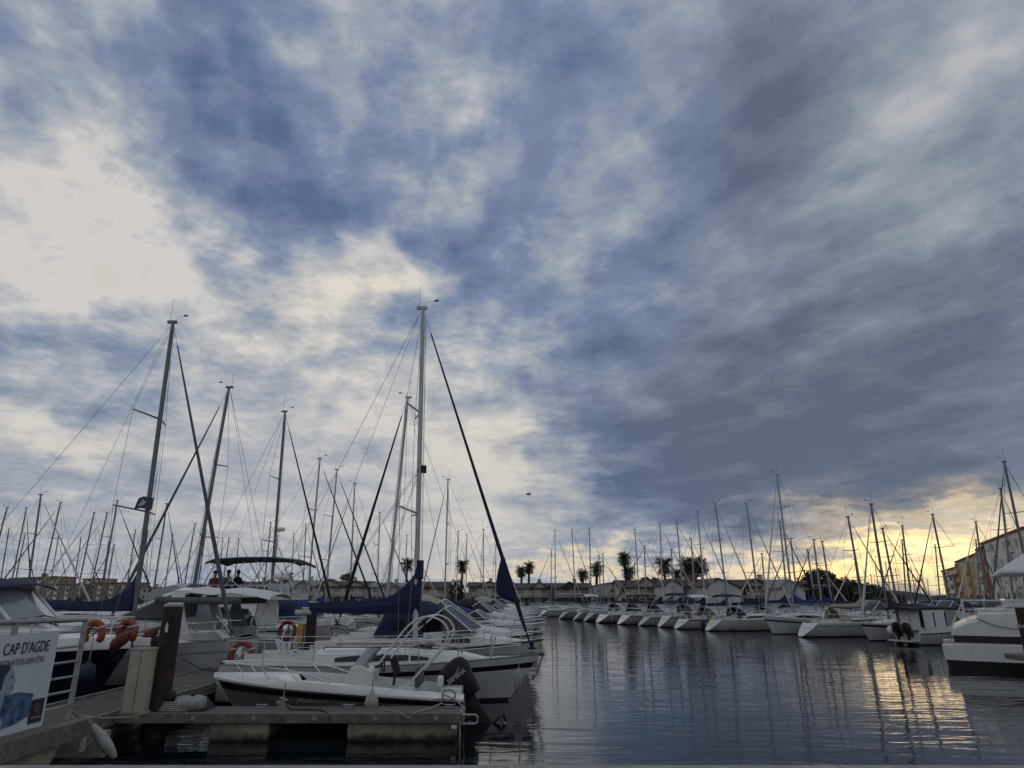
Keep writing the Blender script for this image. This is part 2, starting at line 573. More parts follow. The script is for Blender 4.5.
# ------------------------------------------------------------------ water
wm_ = bpy.data.materials.new('harbour_water')
wm_.use_nodes = True
t = wm_.node_tree
b = t.nodes['Principled BSDF']
b.inputs['Base Color'].default_value = (.003, .006, .008, 1)
b.inputs['Roughness'].default_value = .04
b.inputs['IOR'].default_value = 1.33
c = t.nodes.new('ShaderNodeTexCoord')
hs = []
for (sc, dx_, dy_, det, dis) in ((1.0, .55, 1.8, 3, .6), (1.0, .16, .42, 2, .3), (1.0, 1.3, 4.6, 2, .5)):
    mp = t.nodes.new('ShaderNodeMapping')
    mp.inputs['Scale'].default_value = (dx_, dy_, 1)
    mp.inputs['Rotation'].default_value = (0, 0, R(6))
    t.links.new(c.outputs['Object'], mp.inputs['Vector'])
    n = t.nodes.new('ShaderNodeTexNoise')
    n.inputs['Scale'].default_value = sc
    n.inputs['Detail'].default_value = det
    n.inputs['Roughness'].default_value = .5
    n.inputs['Distortion'].default_value = dis
    t.links.new(mp.outputs[0], n.inputs['Vector'])
    hs.append(n.outputs['Fac'])
# patches of breeze and slick
mp = t.nodes.new('ShaderNodeMapping')
mp.inputs['Scale'].default_value = (.05, .12, 1)
t.links.new(c.outputs['Object'], mp.inputs['Vector'])
pn = t.nodes.new('ShaderNodeTexNoise')
pn.inputs['Scale'].default_value = 1
pn.inputs['Detail'].default_value = 3
t.links.new(mp.outputs[0], pn.inputs['Vector'])


def tm(op, a, b_, c_=None):
    q = t.nodes.new('ShaderNodeMath')
    q.operation = op
    for i, x in enumerate((a, b_, c_)):
        if x is None:
            continue
        if isinstance(x, (int, float)):
            q.inputs[i].default_value = x
        else:
            t.links.new(x, q.inputs[i])
    return q.outputs[0]


small = tm('ADD', tm('MULTIPLY', hs[0], .55), tm('MULTIPLY', hs[2], .13))
hgt = tm('ADD', tm('MULTIPLY', small, tm('MULTIPLY_ADD', pn.outputs['Fac'], 1.2, .35)), tm('MULTIPLY', hs[1], .8))
bp = t.nodes.new('ShaderNodeBump')
bp.inputs['Strength'].default_value = 1.0
bp.inputs['Distance'].default_value = .03
t.links.new(hgt, bp.inputs['Height'])
t.links.new(bp.outputs[0], b.inputs['Normal'])
q = MB()
q.add([(-2500, -60, 0), (2500, -60, 0), (2500, 4500, 0), (-2500, 4500, 0)], [(0, 1, 2, 3)])
tag(q.build('water', wm_), kind='structure')

# ------------------------------------------------------------------ land and quays
GROUND = mat('quay_paving', (.16, .15, .14), .9, var=.25, scale=.4)
EARTH = mat('far_land', (.06, .06, .05), .95, var=.4, scale=.05)


def land(name, poly, z, m, z0=-1.0):
    q = MB()
    q.prism([(p[0], p[1]) for p in poly], (0, 0, z0), (1, 0, 0), (0, 1, 0), z - z0)
    return tag(q.build(name, m), kind='structure')


land('quay', [(-70, -55), (70, -55), (70, 6.95), (-70, 6.95)], 1.2, CONC)
land('far_quay', [(-220, 135), (0, 126), (12, 114), (30, 92), (38, 83), (47, 83), (54, 100), (72, 135), (72, 165), (-220, 205)][::1], 1.2, GROUND)
land('apartment_quay', [(81, 100), (200, 80), (420, 300), (250, 330), (143, 262)], 1.3, GROUND)
land('far_shore', [(-700, 232), (-10, 236), (60, 330), (150, 420), (330, 420), (1500, 600), (1500, 1600), (-1500, 1600), (-1500, 300)], 1.6, EARTH)
q = MB()
rng = random.Random(4)
for k in range(34):                       # low wooded skyline a long way off
    x0 = -900 + k * 62 + rng.uniform(-20, 20)
    q.ball((x0, 640 + rng.uniform(0, 160), 0), (rng.uniform(50, 95), 40, rng.uniform(5, 12)), 14, 8)
tag(q.build('far_hills', EARTH), kind='structure')

# ------------------------------------------------------------------ buildings
RENDERW = mat('cream_house_render', (.52, .49, .42), .9, var=.15, scale=.6, bump=.2, bscale=20)
RENDERG = mat('pale_grey_house_render', (.55, .55, .55), .9, var=.14, scale=.7, bump=.2, bscale=20)
TIMBERW = mat('brown_house_boarding', (.11, .085, .065), .9, var=.2, scale=1)
ROOFT = mat('brown_roof_tile', (.085, .058, .042), .9, var=.3, scale=2.5, bump=.7, bscale=14)
ROOFG = mat('grey_roof_sheet', (.24, .235, .22), .8, var=.2, scale=1.5)
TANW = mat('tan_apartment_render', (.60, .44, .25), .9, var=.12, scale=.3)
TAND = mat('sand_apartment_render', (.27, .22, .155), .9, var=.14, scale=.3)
PALEW = mat('pale_apartment_render', (.72, .69, .63), .9, var=.1, scale=.3)
BRICKR = mat('brick_red_render', (.27, .09, .06), .9, var=.18, scale=.4)
CREAMW = mat('cream_apartment_render', (.50, .40, .24), .9, var=.1, scale=.3)
TERRA = mat('terracotta_coping', (.22, .075, .045), .9, var=.2)
FRAMEW = mat('white_window_frame', (.5, .5, .48), .6)
WINDK = mat('dark_window_glass', (.012, .015, .018), .12, var=.3)
SHUT = mat('grey_shutter', (.22, .22, .21), .8)


def window(q, x, y, z, w, h, rz=0, frame=True):
    """a window in the wall plane y, facing -y: frame part with its pane as sub-part"""
    f = MB()
    t = .08
    for (a0, a1, b0, b1) in ((x - w / 2 - t, x + w / 2 + t, z - t, z), (x - w / 2 - t, x + w / 2 + t, z + h, z + h + t), (x - w / 2 - t, x - w / 2, z, z + h), (x + w / 2, x + w / 2 + t, z, z + h)):
        f.span(a0, a1, y - .07, y + .02, b0, b1)
    f.span(x - .03, x + .03, y - .06, y + .01, z, z + h)
    fo = f.build('window', FRAMEW, q)
    MB().span(x - w / 2, x + w / 2, y - .03, y + .015, z, z + h).build('pane', WINDK, fo)


def house(label, px0, px1, D, yr, ye, style='long', wall=None, roof=None, depth=8.0, seed=0, wins=3):
    rg = random.Random(seed)
    a, b_ = at(px0, 600, D), at(px1, 600, D)
    zr, ze = at((px0 + px1) / 2, yr, D).z, at((px0 + px1) / 2, ye, D).z
    w = b_.x - a.x
    g = 1.2
    root = thing('marina_house', label, 'house', ((a.x + b_.x) / 2, D, g), 0, 'low marina houses along the far quay')
    H_, Rr = ze - g, zr - g
    wm = wall or RENDERW
    rm = roof or ROOFT
    q = MB()
    if style == 'long':
        q.span(-w / 2, w / 2, 0, depth, -.5, H_)
        for sx in (-1, 1):
            x = sx * w / 2
            q.prism([(0, 0), (depth, 0), (depth / 2, Rr - H_ - .05)], (x - (.2 if sx > 0 else 0), 0, H_), (0, 1, 0), (0, 0, 1), .2 if True else 0)
        q.build('wall', wm, root)
        r = MB()
        ov = .45
        for sy in (0, 1):
            y0, y1 = (-ov, depth / 2) if sy == 0 else (depth + ov, depth / 2)
            sl = (Rr - H_) / (depth / 2)
            z0 = H_ - ov * sl
            r.add([(-w / 2 - .35, y0, z0), (w / 2 + .35, y0, z0), (w / 2 + .35, y1, Rr), (-w / 2 - .35, y1, Rr), (-w / 2 - .35, y0, z0 + .16), (w / 2 + .35, y0, z0 + .16), (w / 2 + .35, y1, Rr + .16), (-w / 2 - .35, y1, Rr + .16)],
                  [(0, 1, 2, 3), (4, 5, 6, 7), (0, 1, 5, 4), (1, 2, 6, 5), (2, 3, 7, 6), (3, 0, 4, 7)])
        ro = r.build('roof', rm, root)
        if rg.random() < .75:
            cx = rg.uniform(-w * .35, w * .35)
            MB().span(cx - .3, cx + .3, depth / 2 - .3, depth / 2 + .3, Rr - .3, Rr + .75).span(cx - .38, cx + .38, depth / 2 - .38, depth / 2 + .38, Rr + .75, Rr + .85).build('chimney', RENDERW, ro)
        for gx in ((-w * .27, w * .25) if w > 9 else (rg.uniform(-w * .2, w * .2),)):     # gabled dormers over the balcony
            gw = min(2.3, w * .22) * rg.uniform(.8, 1.15)
            d = MB()
            gz = H_ + .15
            pk = gz + (Rr - H_) * rg.uniform(.75, 1.25)
            d.prism([(-gw, gz), (gw, gz), (0, pk)], (gx, .1, 0), (1, 0, 0), (0, 0, 1), .3, 0)
            for sx in (-1, 1):
                d.add([(gx, -.7, pk + .05), (gx + sx * (gw + .3), -.7, gz - .1), (gx + sx * (gw + .3), depth * .3, gz - .1), (gx, depth * .4, pk + .05),
                       (gx, -.7, pk + .2), (gx + sx * (gw + .3), -.7, gz + .05), (gx + sx * (gw + .3), depth * .3, gz + .05), (gx, depth * .4, pk + .2)],
                      [(0, 1, 2, 3), (4, 5, 6, 7), (0, 1, 5, 4), (1, 2, 6, 5), (2, 3, 7, 6), (3, 0, 4, 7)], 1)
            d.build('dormer', [wm, rm], root)
    else:                                        # gable wall towards the water, one long slope
        pk = .35 if style == 'gable' else .7
        q.prism([(-w / 2, -.5), (w / 2, -.5), (w / 2, H_), (w * (pk - .5), Rr), (-w / 2, H_ + (Rr - H_) * .25)], (0, 0, 0), (1, 0, 0), (0, 0, 1), -depth)
        q.build('wall', wm, root)
        r = MB()
        for (xa, za, xb, zb) in ((w * (pk - .5), Rr, w / 2 + .3, H_ - .1), (-w / 2 - .3, H_ + (Rr - H_) * .25 - .15, w * (pk - .5), Rr)):
            r.add([(xa, -.25, za + .01), (xb, -.25, zb + .01), (xb, depth, zb + .01), (xa, depth, za + .01), (xa, -.25, za + .16), (xb, -.25, zb + .16), (xb, depth, zb + .16), (xa, depth, za + .16)],
                  [(0, 1, 2, 3), (4, 5, 6, 7), (0, 1, 5, 4), (1, 2, 6, 5), (2, 3, 7, 6), (3, 0, 4, 7)])
        r.build('roof', rm, root)
    if wins:
        up = H_ * .53
        for k in range(wins):
            x = -w / 2 + w * (k + .5) / wins + rg.uniform(-.2, .2)
            if k % 2 == 0 or wins < 3:
                window(root, x, -.012, up + .25, min(1.5, w * .16), H_ * .30)
            else:
                MB().span(x - .5, x + .5, -.06, .02, up + .02, up + H_ * .42).build('shutter', SHUT, root)
            if rg.random() < .8:
                window(root, x, -.012, .5, min(1.3, w * .15), H_ * .28)
        bx0, bx1 = -w * .42, w * .42
        bal = MB().span(bx0, bx1, -1.25, -.001, up - .14, up).build('balcony', RENDERW, root)
        rl = MB()
        rl.span(bx0, bx1, -1.24, -1.16, up + .85, up + .93)
        nb = max(4, int((bx1 - bx0) / .45))
        for k in range(nb + 1):
            x = bx0 + (bx1 - bx0) * k / nb
            rl.span(x - .03, x + .03, -1.22, -1.17, up, up + .85)
        rl.span(bx0, bx1, -1.22, -1.18, up + .2, up + .62)
        rl.build('railing', FRAMEW, bal)
        dx = rg.uniform(-w * .3, w * .3)
        MB().span(dx - .45, dx + .45, -.05, .02, 0, min(2.0, up - .2)).build('door', TIMBERW, root)
    return root


HOUSES = [
    ('dark roofed low house behind the flybridge awning', 222, 282, 134, 582, 588, 'long', RENDERW, ROOFT, 3),
    ('white fronted low house with pale roof beside the scruffy palm', 284, 316, 134, 580.5, 586, 'long', RENDERG, ROOFG, 2),
    ('brown roofed house right of the pale roofed one, behind the crossed masts', 317, 368, 134, 581.5, 587, 'long', RENDERW, ROOFT, 4),
    ('white house with pale flat-pitched roof between two brown roofed ones', 370, 404, 133, 583, 587, 'long', RENDERG, ROOFG, 3),
    ('brown roofed house behind the tall mast of the blue-covered boat', 405, 447, 134, 582, 588, 'long', RENDERW, ROOFT, 3),
    ('cream balconied house just right of the round dark bush', 468, 513, 130, 582.5, 587, 'long', RENDERW, ROOFT, 4),
    ('low brown house with long white balcony left of the twin palms', 514, 551, 129, 583.5, 588.5, 'long', RENDERG, ROOFT, 3),
    ('brown house with low roof below and right of the twin palms', 553, 592, 122, 583.5, 588, 'long', TIMBERW, ROOFT, 3),
    ('house with pale sloping roof left of the tall shaggy palm', 592, 620, 117, 583, 587.5, 'shed', RENDERG, ROOFG, 2),
    ('wide brown roofed house with white balcony rails under the tall shaggy palm', 620, 668, 111, 580.5, 587.5, 'long', RENDERW, ROOFT, 4),
    ('blank pale grey gable wall nearest the clump of palms', 667, 684, 100, 579.5, 587, 'gable', RENDERG, ROOFT, 0),
    ('brown house with white balcony between the two blank grey gables', 683, 712, 103, 579.5, 587, 'long', RENDERW, ROOFT, 3),
    ('blank pale grey gable wall, the wider one in the middle of the houses', 709, 741, 92, 579, 588, 'gable', RENDERG, ROOFT, 0),
    ('brown gabled house with balconies right of the wide grey gable', 741, 784, 95, 580, 587, 'long', RENDERW, ROOFT, 4),
    ('blank pale grey gable wall beside the dark tree', 783, 806, 88, 580, 590, 'gable', RENDERG, ROOFG, 0),
]
for i, h in enumerate(HOUSES):
    house(*h[:6], style=h[6], wall=h[7], roof=h[8], wins=h[9], seed=i + 11)


def block(name, label, group, P1, P2, z0, z1, z2, depth, wall, cols, rows, trim=None, seed=0, balc=(), roofm=None):
    """flat-roofed block; front from P1 to P2 seen from the water, top z1 at P1 and z2 at P2"""
    rg = random.Random(seed)
    v = Vector((P2[0] - P1[0], P2[1] - P1[1]))
    w = v.length
    root = thing(name, label, 'apartment building', (P1[0], P1[1], z0), math.atan2(v.y, v.x), group)
    h1, h2 = z1 - z0, z2 - z0
    MB().prism([(0, -.4), (w, -.4), (w, h2), (0, h1)], (0, 0, 0), (1, 0, 0), (0, 0, 1), -depth).build('wall', wall, root)
    MB().add([(-.25, -.25, h1 + .004), (w + .25, -.25, h2 + .004), (w + .25, depth + .2, h2 + .004), (-.25, depth + .2, h1 + .004), (-.25, -.25, h1 + .4), (w + .25, -.25, h2 + .4), (w + .25, depth + .2, h2 + .4), (-.25, depth + .2, h1 + .4)],
             [(0, 1, 2, 3), (4, 5, 6, 7), (0, 1, 5, 4), (1, 2, 6, 5), (2, 3, 7, 6), (3, 0, 4, 7)]).build('roof', roofm or TERRA, root)
    hh = min(h1, h2)
    st = hh / rows
    cw = w / cols
    for i in range(cols):
        x = cw * (i + .5)
        if i in balc:                             # a white stair of loggias up the front
            for r_ in range(rows):
                z = st * r_
                q = MB()
                q.span(x - cw * .4, x + cw * .4, -.55, -.001, z + .1, z + .26)
                q.span(x - cw * .4, x + cw * .4, -.55, -.42, z + .26, z + 1.15)
                q.span(x - cw * .4, x - cw * .4 + .2, -.42, -.001, z + .26, z + st * .9)
                q.span(x + cw * .4 - .2, x + cw * .4, -.42, -.001, z + .26, z + st * .9)
                q.build('balcony', trim or PALEW, root)
                MB().span(x - cw * .28, x + cw * .28, -.06, .02, z + .3, z + 2.3).build('balcony_door', WINDK, root)
        else:
            for r_ in range(rows):
                if rg.random() < .12:
                    continue
                window(root, x, -.012, st * r_ + st * .3, cw * .38, st * .45)
    if rg.random() < .8:
        cx = w * rg.uniform(.3, .7)
        MB().span(cx - .8, cx + .8, depth * .3, depth * .3 + 1.2, hh + .3, max(h1, h2) + 1.6).build('roof_stack', wall, root)
    return root


def pt(px, D):
    p = at(px, 600, D)
    return (p.x, p.y)


GA = 'apartment blocks by the right-hand quay'
block('apartment_block', 'tan apartment block with white loggias, last before the open channel', GA, pt(947, 222), pt(962, 196), 1.3, at(947, 572, 222).z, at(962, 568, 196).z, 14, TANW, 4, 4, trim=PALEW, balc=(1,), seed=1)
block('apartment_block', 'narrow brick red apartment block between two tan ones', GA, pt(954, 190), pt(963.5, 184), 1.3, at(954, 577, 190).z, at(963, 575, 184).z, 10, BRICKR, 2, 3, balc=(0,), seed=2)
block('apartment_block', 'tall tan apartment block with pale loggias, between two brick red blocks', GA, pt(962.5, 186), pt(990, 156), 1.3, at(962, 563, 186).z, at(990, 553, 156).z, 14, TANW, 7, 4, trim=CREAMW, balc=(0, 3), seed=3)
block('apartment_block', 'slim brick red apartment block against the pale corner building', GA, pt(986.5, 147), pt(994.5, 140), 1.3, at(987, 551, 147).z, at(994, 547, 140).z, 12, BRICKR, 2, 4, balc=(0,), seed=4)
block('apartment_block', 'pale corner apartment building with dark windows and red coping, above the white boat canopy', GA, pt(992.5, 142), pt(1040, 112), 1.3, at(992, 545, 142).z, at(1040, 529, 112).z, 16, PALEW, 8, 4, balc=(2, 5), seed=5)
GB = 'sand coloured apartment blocks beyond the masts'
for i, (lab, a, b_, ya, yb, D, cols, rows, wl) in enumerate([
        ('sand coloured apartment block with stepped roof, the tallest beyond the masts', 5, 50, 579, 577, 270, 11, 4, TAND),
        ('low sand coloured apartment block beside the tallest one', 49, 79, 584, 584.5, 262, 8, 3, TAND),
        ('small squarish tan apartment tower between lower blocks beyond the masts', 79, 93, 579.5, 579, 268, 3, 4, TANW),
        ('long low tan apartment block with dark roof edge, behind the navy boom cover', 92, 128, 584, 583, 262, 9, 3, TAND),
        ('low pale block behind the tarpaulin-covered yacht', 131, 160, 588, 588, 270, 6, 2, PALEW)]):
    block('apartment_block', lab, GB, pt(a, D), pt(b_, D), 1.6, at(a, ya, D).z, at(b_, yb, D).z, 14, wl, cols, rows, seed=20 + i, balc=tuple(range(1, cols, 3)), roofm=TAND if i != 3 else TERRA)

# ------------------------------------------------------------------ trees
LEAF = mat('dark_leaves', (.030, .042, .016), .8, var=.4, scale=.7)
LEAF2 = mat('olive_leaves', (.045, .052, .022), .8, var=.4, scale=.7)
PALML = mat('palm_fronds', (.035, .045, .018), .7, var=.35, scale=1.5)
PALMD = mat('dry_palm_thatch', (.09, .065, .035), .9, var=.3, scale=2)
BARK = mat('bark', (.07, .055, .042), .95, var=.35, scale=5)


def broad_tree(label, loc, lobes, n, leaf, m, seed, group='broad dark trees by the far quay'):
    rg = random.Random(seed)
    root = thing('broadleaf_tree', label, 'tree', loc, 0, group)
    top = max(l[2] for l in lobes)
    tr = MB()
    tr.tube([(0, 0, -.3), (.1, 0, top * .35), (.05, .1, top * .6)], [.28, .2, .12], 8)
    for l in lobes:
        tr.tube([(.05, 0, top * .3), (l[0] * .6, l[1] * .6, l[2] * .8), (l[0], l[1], l[2])], [.14, .09, .04], 6)
    tr.build('trunk', BARK, root)
    q = MB()
    vol = [l[3] * l[4] * l[5] for l in lobes]
    for l, vv in zip(lobes, vol):
        for k in range(int(n * vv / sum(vol))):
            while True:
                d = Vector((rg.uniform(-1, 1), rg.uniform(-1, 1), rg.uniform(-1, 1)))
                if .35 < d.length < 1:
                    break
            d *= (1 + .12 * math.sin(d.x * 9 + seed) * math.cos(d.z * 7))
            c_ = Vector((l[0] + d.x * l[3], l[1] + d.y * l[4], l[2] + d.z * l[5]))
            e = Euler((rg.uniform(0, 6.3), rg.uniform(0, 6.3), rg.uniform(0, 6.3))).to_matrix()
            s_ = leaf * rg.uniform(.5, 1.2)
            q.add([c_ + e @ Vector(p) for p in ((-s_, 0, 0), (0, -s_ * .45, 0), (s_, 0, s_ * .2), (0, s_ * .45, 0))], [(0, 1, 2, 3)])
    q.build('crown', m, root)
    return root


def quay_pt(px, D):
    p = at(px, 600, D)
    return (p.x, p.y, 1.2)


broad_tree('broad dark tree, the tallest and roundest, right of the last grey gable', quay_pt(821, 92), [(0, 0, 3.0, 2.9, 2.4, 2.0), (-1.2, .3, 2.0, 2.2, 2, 1.6), (1.5, .4, 2.2, 2.2, 2, 1.7), (.3, 0, 4.0, 1.8, 1.6, 1.0)], 4200, .26, LEAF, 1)
broad_tree('dark spreading tree overlapping the roundest one', quay_pt(848, 96), [(0, 0, 2.4, 2.7, 2, 1.6), (1.6, 0, 1.9, 2, 2, 1.4), (-1.4, .2, 2.6, 1.7, 1.7, 1.4)], 3000, .26, LEAF, 2)
broad_tree('lower dark tree between the spreading tree and the last small one', quay_pt(870, 100), [(0, 0, 2.0, 2.4, 2, 1.4), (1.2, 0, 1.5, 1.8, 1.6, 1.1), (-1.3, .2, 1.9, 1.5, 1.6, 1.3)], 2200, .25, LEAF, 3)
broad_tree('small dark tree at the end of the tree line by the channel', quay_pt(887, 108), [(0, 0, 1.4, 2.2, 1.6, 1.1), (-1.2, .2, 1.6, 1.4, 1.4, 1.0)], 1300, .24, LEAF, 4)
broad_tree('round clipped dark bush between two low houses', quay_pt(456, 127), [(0, 0, 2.3, 1.6, 1.5, 2.2)], 1800, .2, LEAF, 5, 'trees among the low houses')
broad_tree('umbrella shaped tree showing over the brown roofs left of the blue-covered boat', quay_pt(347, 147), [(-.6, 0, 5.4, 1.2, 1, .7), (.9, 0, 5.0, 1.0, 1, .6), (.1, 0, 5.9, .9, .9, .5)], 900, .2, LEAF2, 6, 'trees among the low houses')
broad_tree('small treetop just over the roof ridge right of the tall shaggy palm', quay_pt(646, 120), [(0, 0, 4.0, 1.0, .9, .8)], 500, .18, LEAF, 7, 'trees among the low houses')
broad_tree('small treetop over the roof ridge nearest the single palm', quay_pt(656, 120), [(0, 0, 4.1, .8, .8, .7)], 400, .18, LEAF, 8, 'trees among the low houses')


def palm(label, px, py, D, rad, seed, dry=.2):
    rg = random.Random(seed)
    p = at(px, py, D)
    root = thing('palm_tree', label, 'palm', (p.x, p.y, 1.2), 0, 'palms behind the low houses')
    h = p.z - 1.2
    ln = rg.uniform(-.3, .3)
    MB().tube([(-ln, 0, -.2), (-ln * .5, 0, h * .4), (0, 0, h * .8), (0, 0, h)], [.30, .25, .23, .28], 9).build('trunk', BARK, root)
    q, d = MB(), MB()
    for k in range(84):
        a = rg.uniform(0, 6.28)
        el = math.radians(rg.uniform(-55, 80))
        L = rad * rg.uniform(.8, 1.1)
        n = 5
        w0 = .24 * rad
        spine = []
        x = z = 0
        e = el
        for s_ in range(n + 1):
            spine.append((x, z))
            x += math.cos(e) * L / n
            z += math.sin(e) * L / n
            e -= .22
        tgt = d if (el < -.5 and rg.random() < .8 * (dry + .3)) else q
        ca, sa = math.cos(a), math.sin(a)
        for s_ in range(n):                     # leaflets along the rib, gaps between them
            for sd in (-1, 1):
                for u in (0, .5):
                    x0 = spine[s_][0] + (spine[s_ + 1][0] - spine[s_][0]) * u
                    z0 = spine[s_][1] + (spine[s_ + 1][1] - spine[s_][1]) * u
                    x1 = spine[s_][0] + (spine[s_ + 1][0] - spine[s_][0]) * (u + .34)
                    z1 = spine[s_][1] + (spine[s_ + 1][1] - spine[s_][1]) * (u + .34)
                    ww = w0 * (1.2 - .5 * abs(s_ / n - .45) * 2)
                    tip = ((x0 + x1) / 2 + L * .10, sd * ww, (z0 + z1) / 2 - ww * .5)
                    vs = [(x0, 0, z0), (x1, 0, z1), tip]
                    tgt.add([(v[0] * ca - v[1] * sa, v[0] * sa + v[1] * ca, h + v[2]) for v in vs], [(0, 1, 2)])
    q.build('crown', PALML, root)
    if d.v:
        d.build('dead_frond_skirt', PALMD, root)
    return root


for i, (lab, px, py, D, rad) in enumerate([
        ('scruffy dark palm left of the pale roofed house, behind the navy boom', 286, 579, 140, 2.0),
        ('slim palm seen just beside the tall mast of the blue-covered boat', 407, 564, 140, 1.7),
        ('tall slim palm standing over the round clipped bush', 462.5, 566, 140, 1.7),
        ('shorter of the twin palms right of the furled blue-cuffed foresail', 521.5, 571, 137, 1.5),
        ('taller of the twin palms right of the furled blue-cuffed foresail', 529, 567, 137, 1.6),
        ('pale palm with its crown just clear of a brown roof', 582.5, 574, 130, 1.5),
        ('palm with round head between two slim masts, left of the tall shaggy palm', 596.5, 568, 126, 1.7),
        ('tallest palm of all, shaggy, beside the twin-armed lamp', 624.5, 558, 122, 1.7),
        ('short palm tucked under the tallest shaggy palm', 628.5, 572, 121, 1.6),
        ('single palm with full round head right of the twin-armed lamp', 664, 565, 118, 2.0),
        ('small low palm beside the big clump of palms', 677, 573.5, 116, 1.2),
        ('thick palm, the left half of the big clump over the grey gable', 688, 566, 112, 2.3),
        ('broad palm in the middle of the big clump over the grey gable', 695, 565, 113, 2.1),
        ('slimmer palm at the outer right of the big clump over the grey gable', 701.5, 566, 112, 1.7)]):
    palm(lab, px, py, D, rad, 50 + i)

# twin-armed street lamp
p = at(634, 557, 106)
lr = thing('street_lamp', 'tall twin-armed street lamp beside the tallest shaggy palm', 'street lamp', (p.x, p.y, 1.2))
h = p.z - 1.2
MB().tube([(0, 0, -.2), (0, 0, h)], [.09, .05], 8).build('pole', GALV, lr)
for sx in (-1, 1):
    MB().tube([(0, 0, h - .05), (sx * .5, 0, h + .05), (sx * .75, 0, h + .03)], .035, 6).build('arm', GALV, lr)
    MB().box((sx * .95, 0, h + .02), (.5, .22, .1)).build('lamp_head', GALV, lr)

# ------------------------------------------------------------------ boats: builders
def lerp(a, b_, t_):
    return a + (b_ - a) * t_


ROYALG = mat('blue_gelcoat', (.012, .03, .12), .3, var=.15)


class Hull:
    """lines of a boat: x forward from the transom, z up from the waterline"""
    def __init__(s, L, B, fs, fb, draft=.4, rake=.9, scoop=.25, tw=.72, sag=.06, full=2.2, plumbx=4, ur=0., lift=0.):
        s.ur, s.lift = ur, lift
        s.L, s.B, s.fs, s.fb, s.d, s.rake, s.scoop, s.tw, s.sag, s.full, s.px = L, B, fs, fb, draft, rake, scoop, tw, sag, full, plumbx

    def hb(s, t_):
        if t_ < .4:
            w = s.tw + (1 - s.tw) * math.sin(t_ / .4 * math.pi / 2)
        else:
            w = max(.012, 1 - ((t_ - .4) / .6) ** s.full)
        return s.B / 2 * w

    def sheer(s, t_):
        return s.fs + (s.fb - s.fs) * t_ ** 1.6 - s.sag * math.sin(math.pi * t_)

    def pt(s, t_, z, side):
        zs = s.sheer(t_)
        d = s.d * (1 - .7 * t_ ** 3) * (1 - s.lift * (1 - t_) ** 4)
        q = max(0, min(1, (z + d) / (zs + d)))
        y = s.hb(t_) * (q ** (.30 + .75 * t_ * t_ + s.ur * (1 - t_) ** 3))
        x = s.L * t_ - s.rake * (1 - q) * t_ ** s.px - s.scoop * (1 - q) * (1 - t_) ** 6 * (1 if s.scoop > 0 else -1) * (1 if s.scoop > 0 else -1)
        return (x, side * y, z)

    def rows(s, t_, stripe):
        zs = s.sheer(t_)
        d = s.d * (1 - .7 * t_ ** 3) * (1 - s.lift * (1 - t_) ** 4)
        zz_ = [-d, -d * .5, .07]
        lv = [.14, .35, .6, stripe[0], stripe[1], .93, 1.0] if stripe else [.14, .35, .6, .8, .93, 1.0]
        return zz_ + [.07 + (zs - .07) * q for q in lv]

    def mesh(s, mats, parent, stripe=None, n=16, smat=None, foul=None):
        q = MB()
        rings = []
        for i in range(n + 1):
            t_ = i / n
            rw = s.rows(t_, stripe)
            rings.append([s.pt(t_, z, 1) for z in reversed(rw)] + [s.pt(t_, z, -1) for z in rw])
        nr = len(rings[0]) // 2

        def mi(i, j):
            k = j if j < nr else 2 * nr - 2 - j       # row index from the top
            k = nr - 2 - k                             # from the keel
            if k < 2:
                return 1
            if stripe and k == 6:
                return 2
            return 0
        q.loft(rings, mi, closed=False, cap0=False, cap1=False)
        # transom
        a = rings[0]
        fs_, ms_ = [], []
        for k in range(nr - 1):
            fs_.append((k, k + 1, 2 * nr - 2 - k, 2 * nr - 1 - k))
            ms_.append(1 if k >= nr - 3 else 0)
        q.add(a, fs_, ms_)
        return q.build('hull', [mats, foul or FOUL, smat or mats], parent, 50)

    def deck(s, m, parent, n=16, drop=.03, camber=.06, t0=0., t1=1., name='deck'):
        q = MB()
        rings = []
        for i in range(n + 1):
            t_ = lerp(t0, t1, i / n)
            z = s.sheer(t_) - drop
            hb = s.hb(t_) - .015
            x = s.L * t_ - .015
            rings.append([(x, hb * u, z + camber * (1 - u * u) * min(1, hb)) for u in (-1, -.6, -.2, .2, .6, 1)])
        q.loft(rings, 0, closed=False, cap0=False, cap1=False)
        return q.build(name, m, parent)

    def side(s, t_, inset=.05, dz=0.):
        return (s.L * t_, s.hb(t_) - inset, s.sheer(t_) + dz)


def house_loft(sections):
    """rings of a cabin top: (x, half width, base z, height)"""
    rings = []
    for (x, w, z, h) in sections:
        rings.append([(x, -w, z), (x, -w * .94, z + h * .72), (x, -w * .78, z + h * .97), (x, 0, z + h * 1.06), (x, w * .78, z + h * .97), (x, w * .94, z + h * .72), (x, w, z)])
    return rings


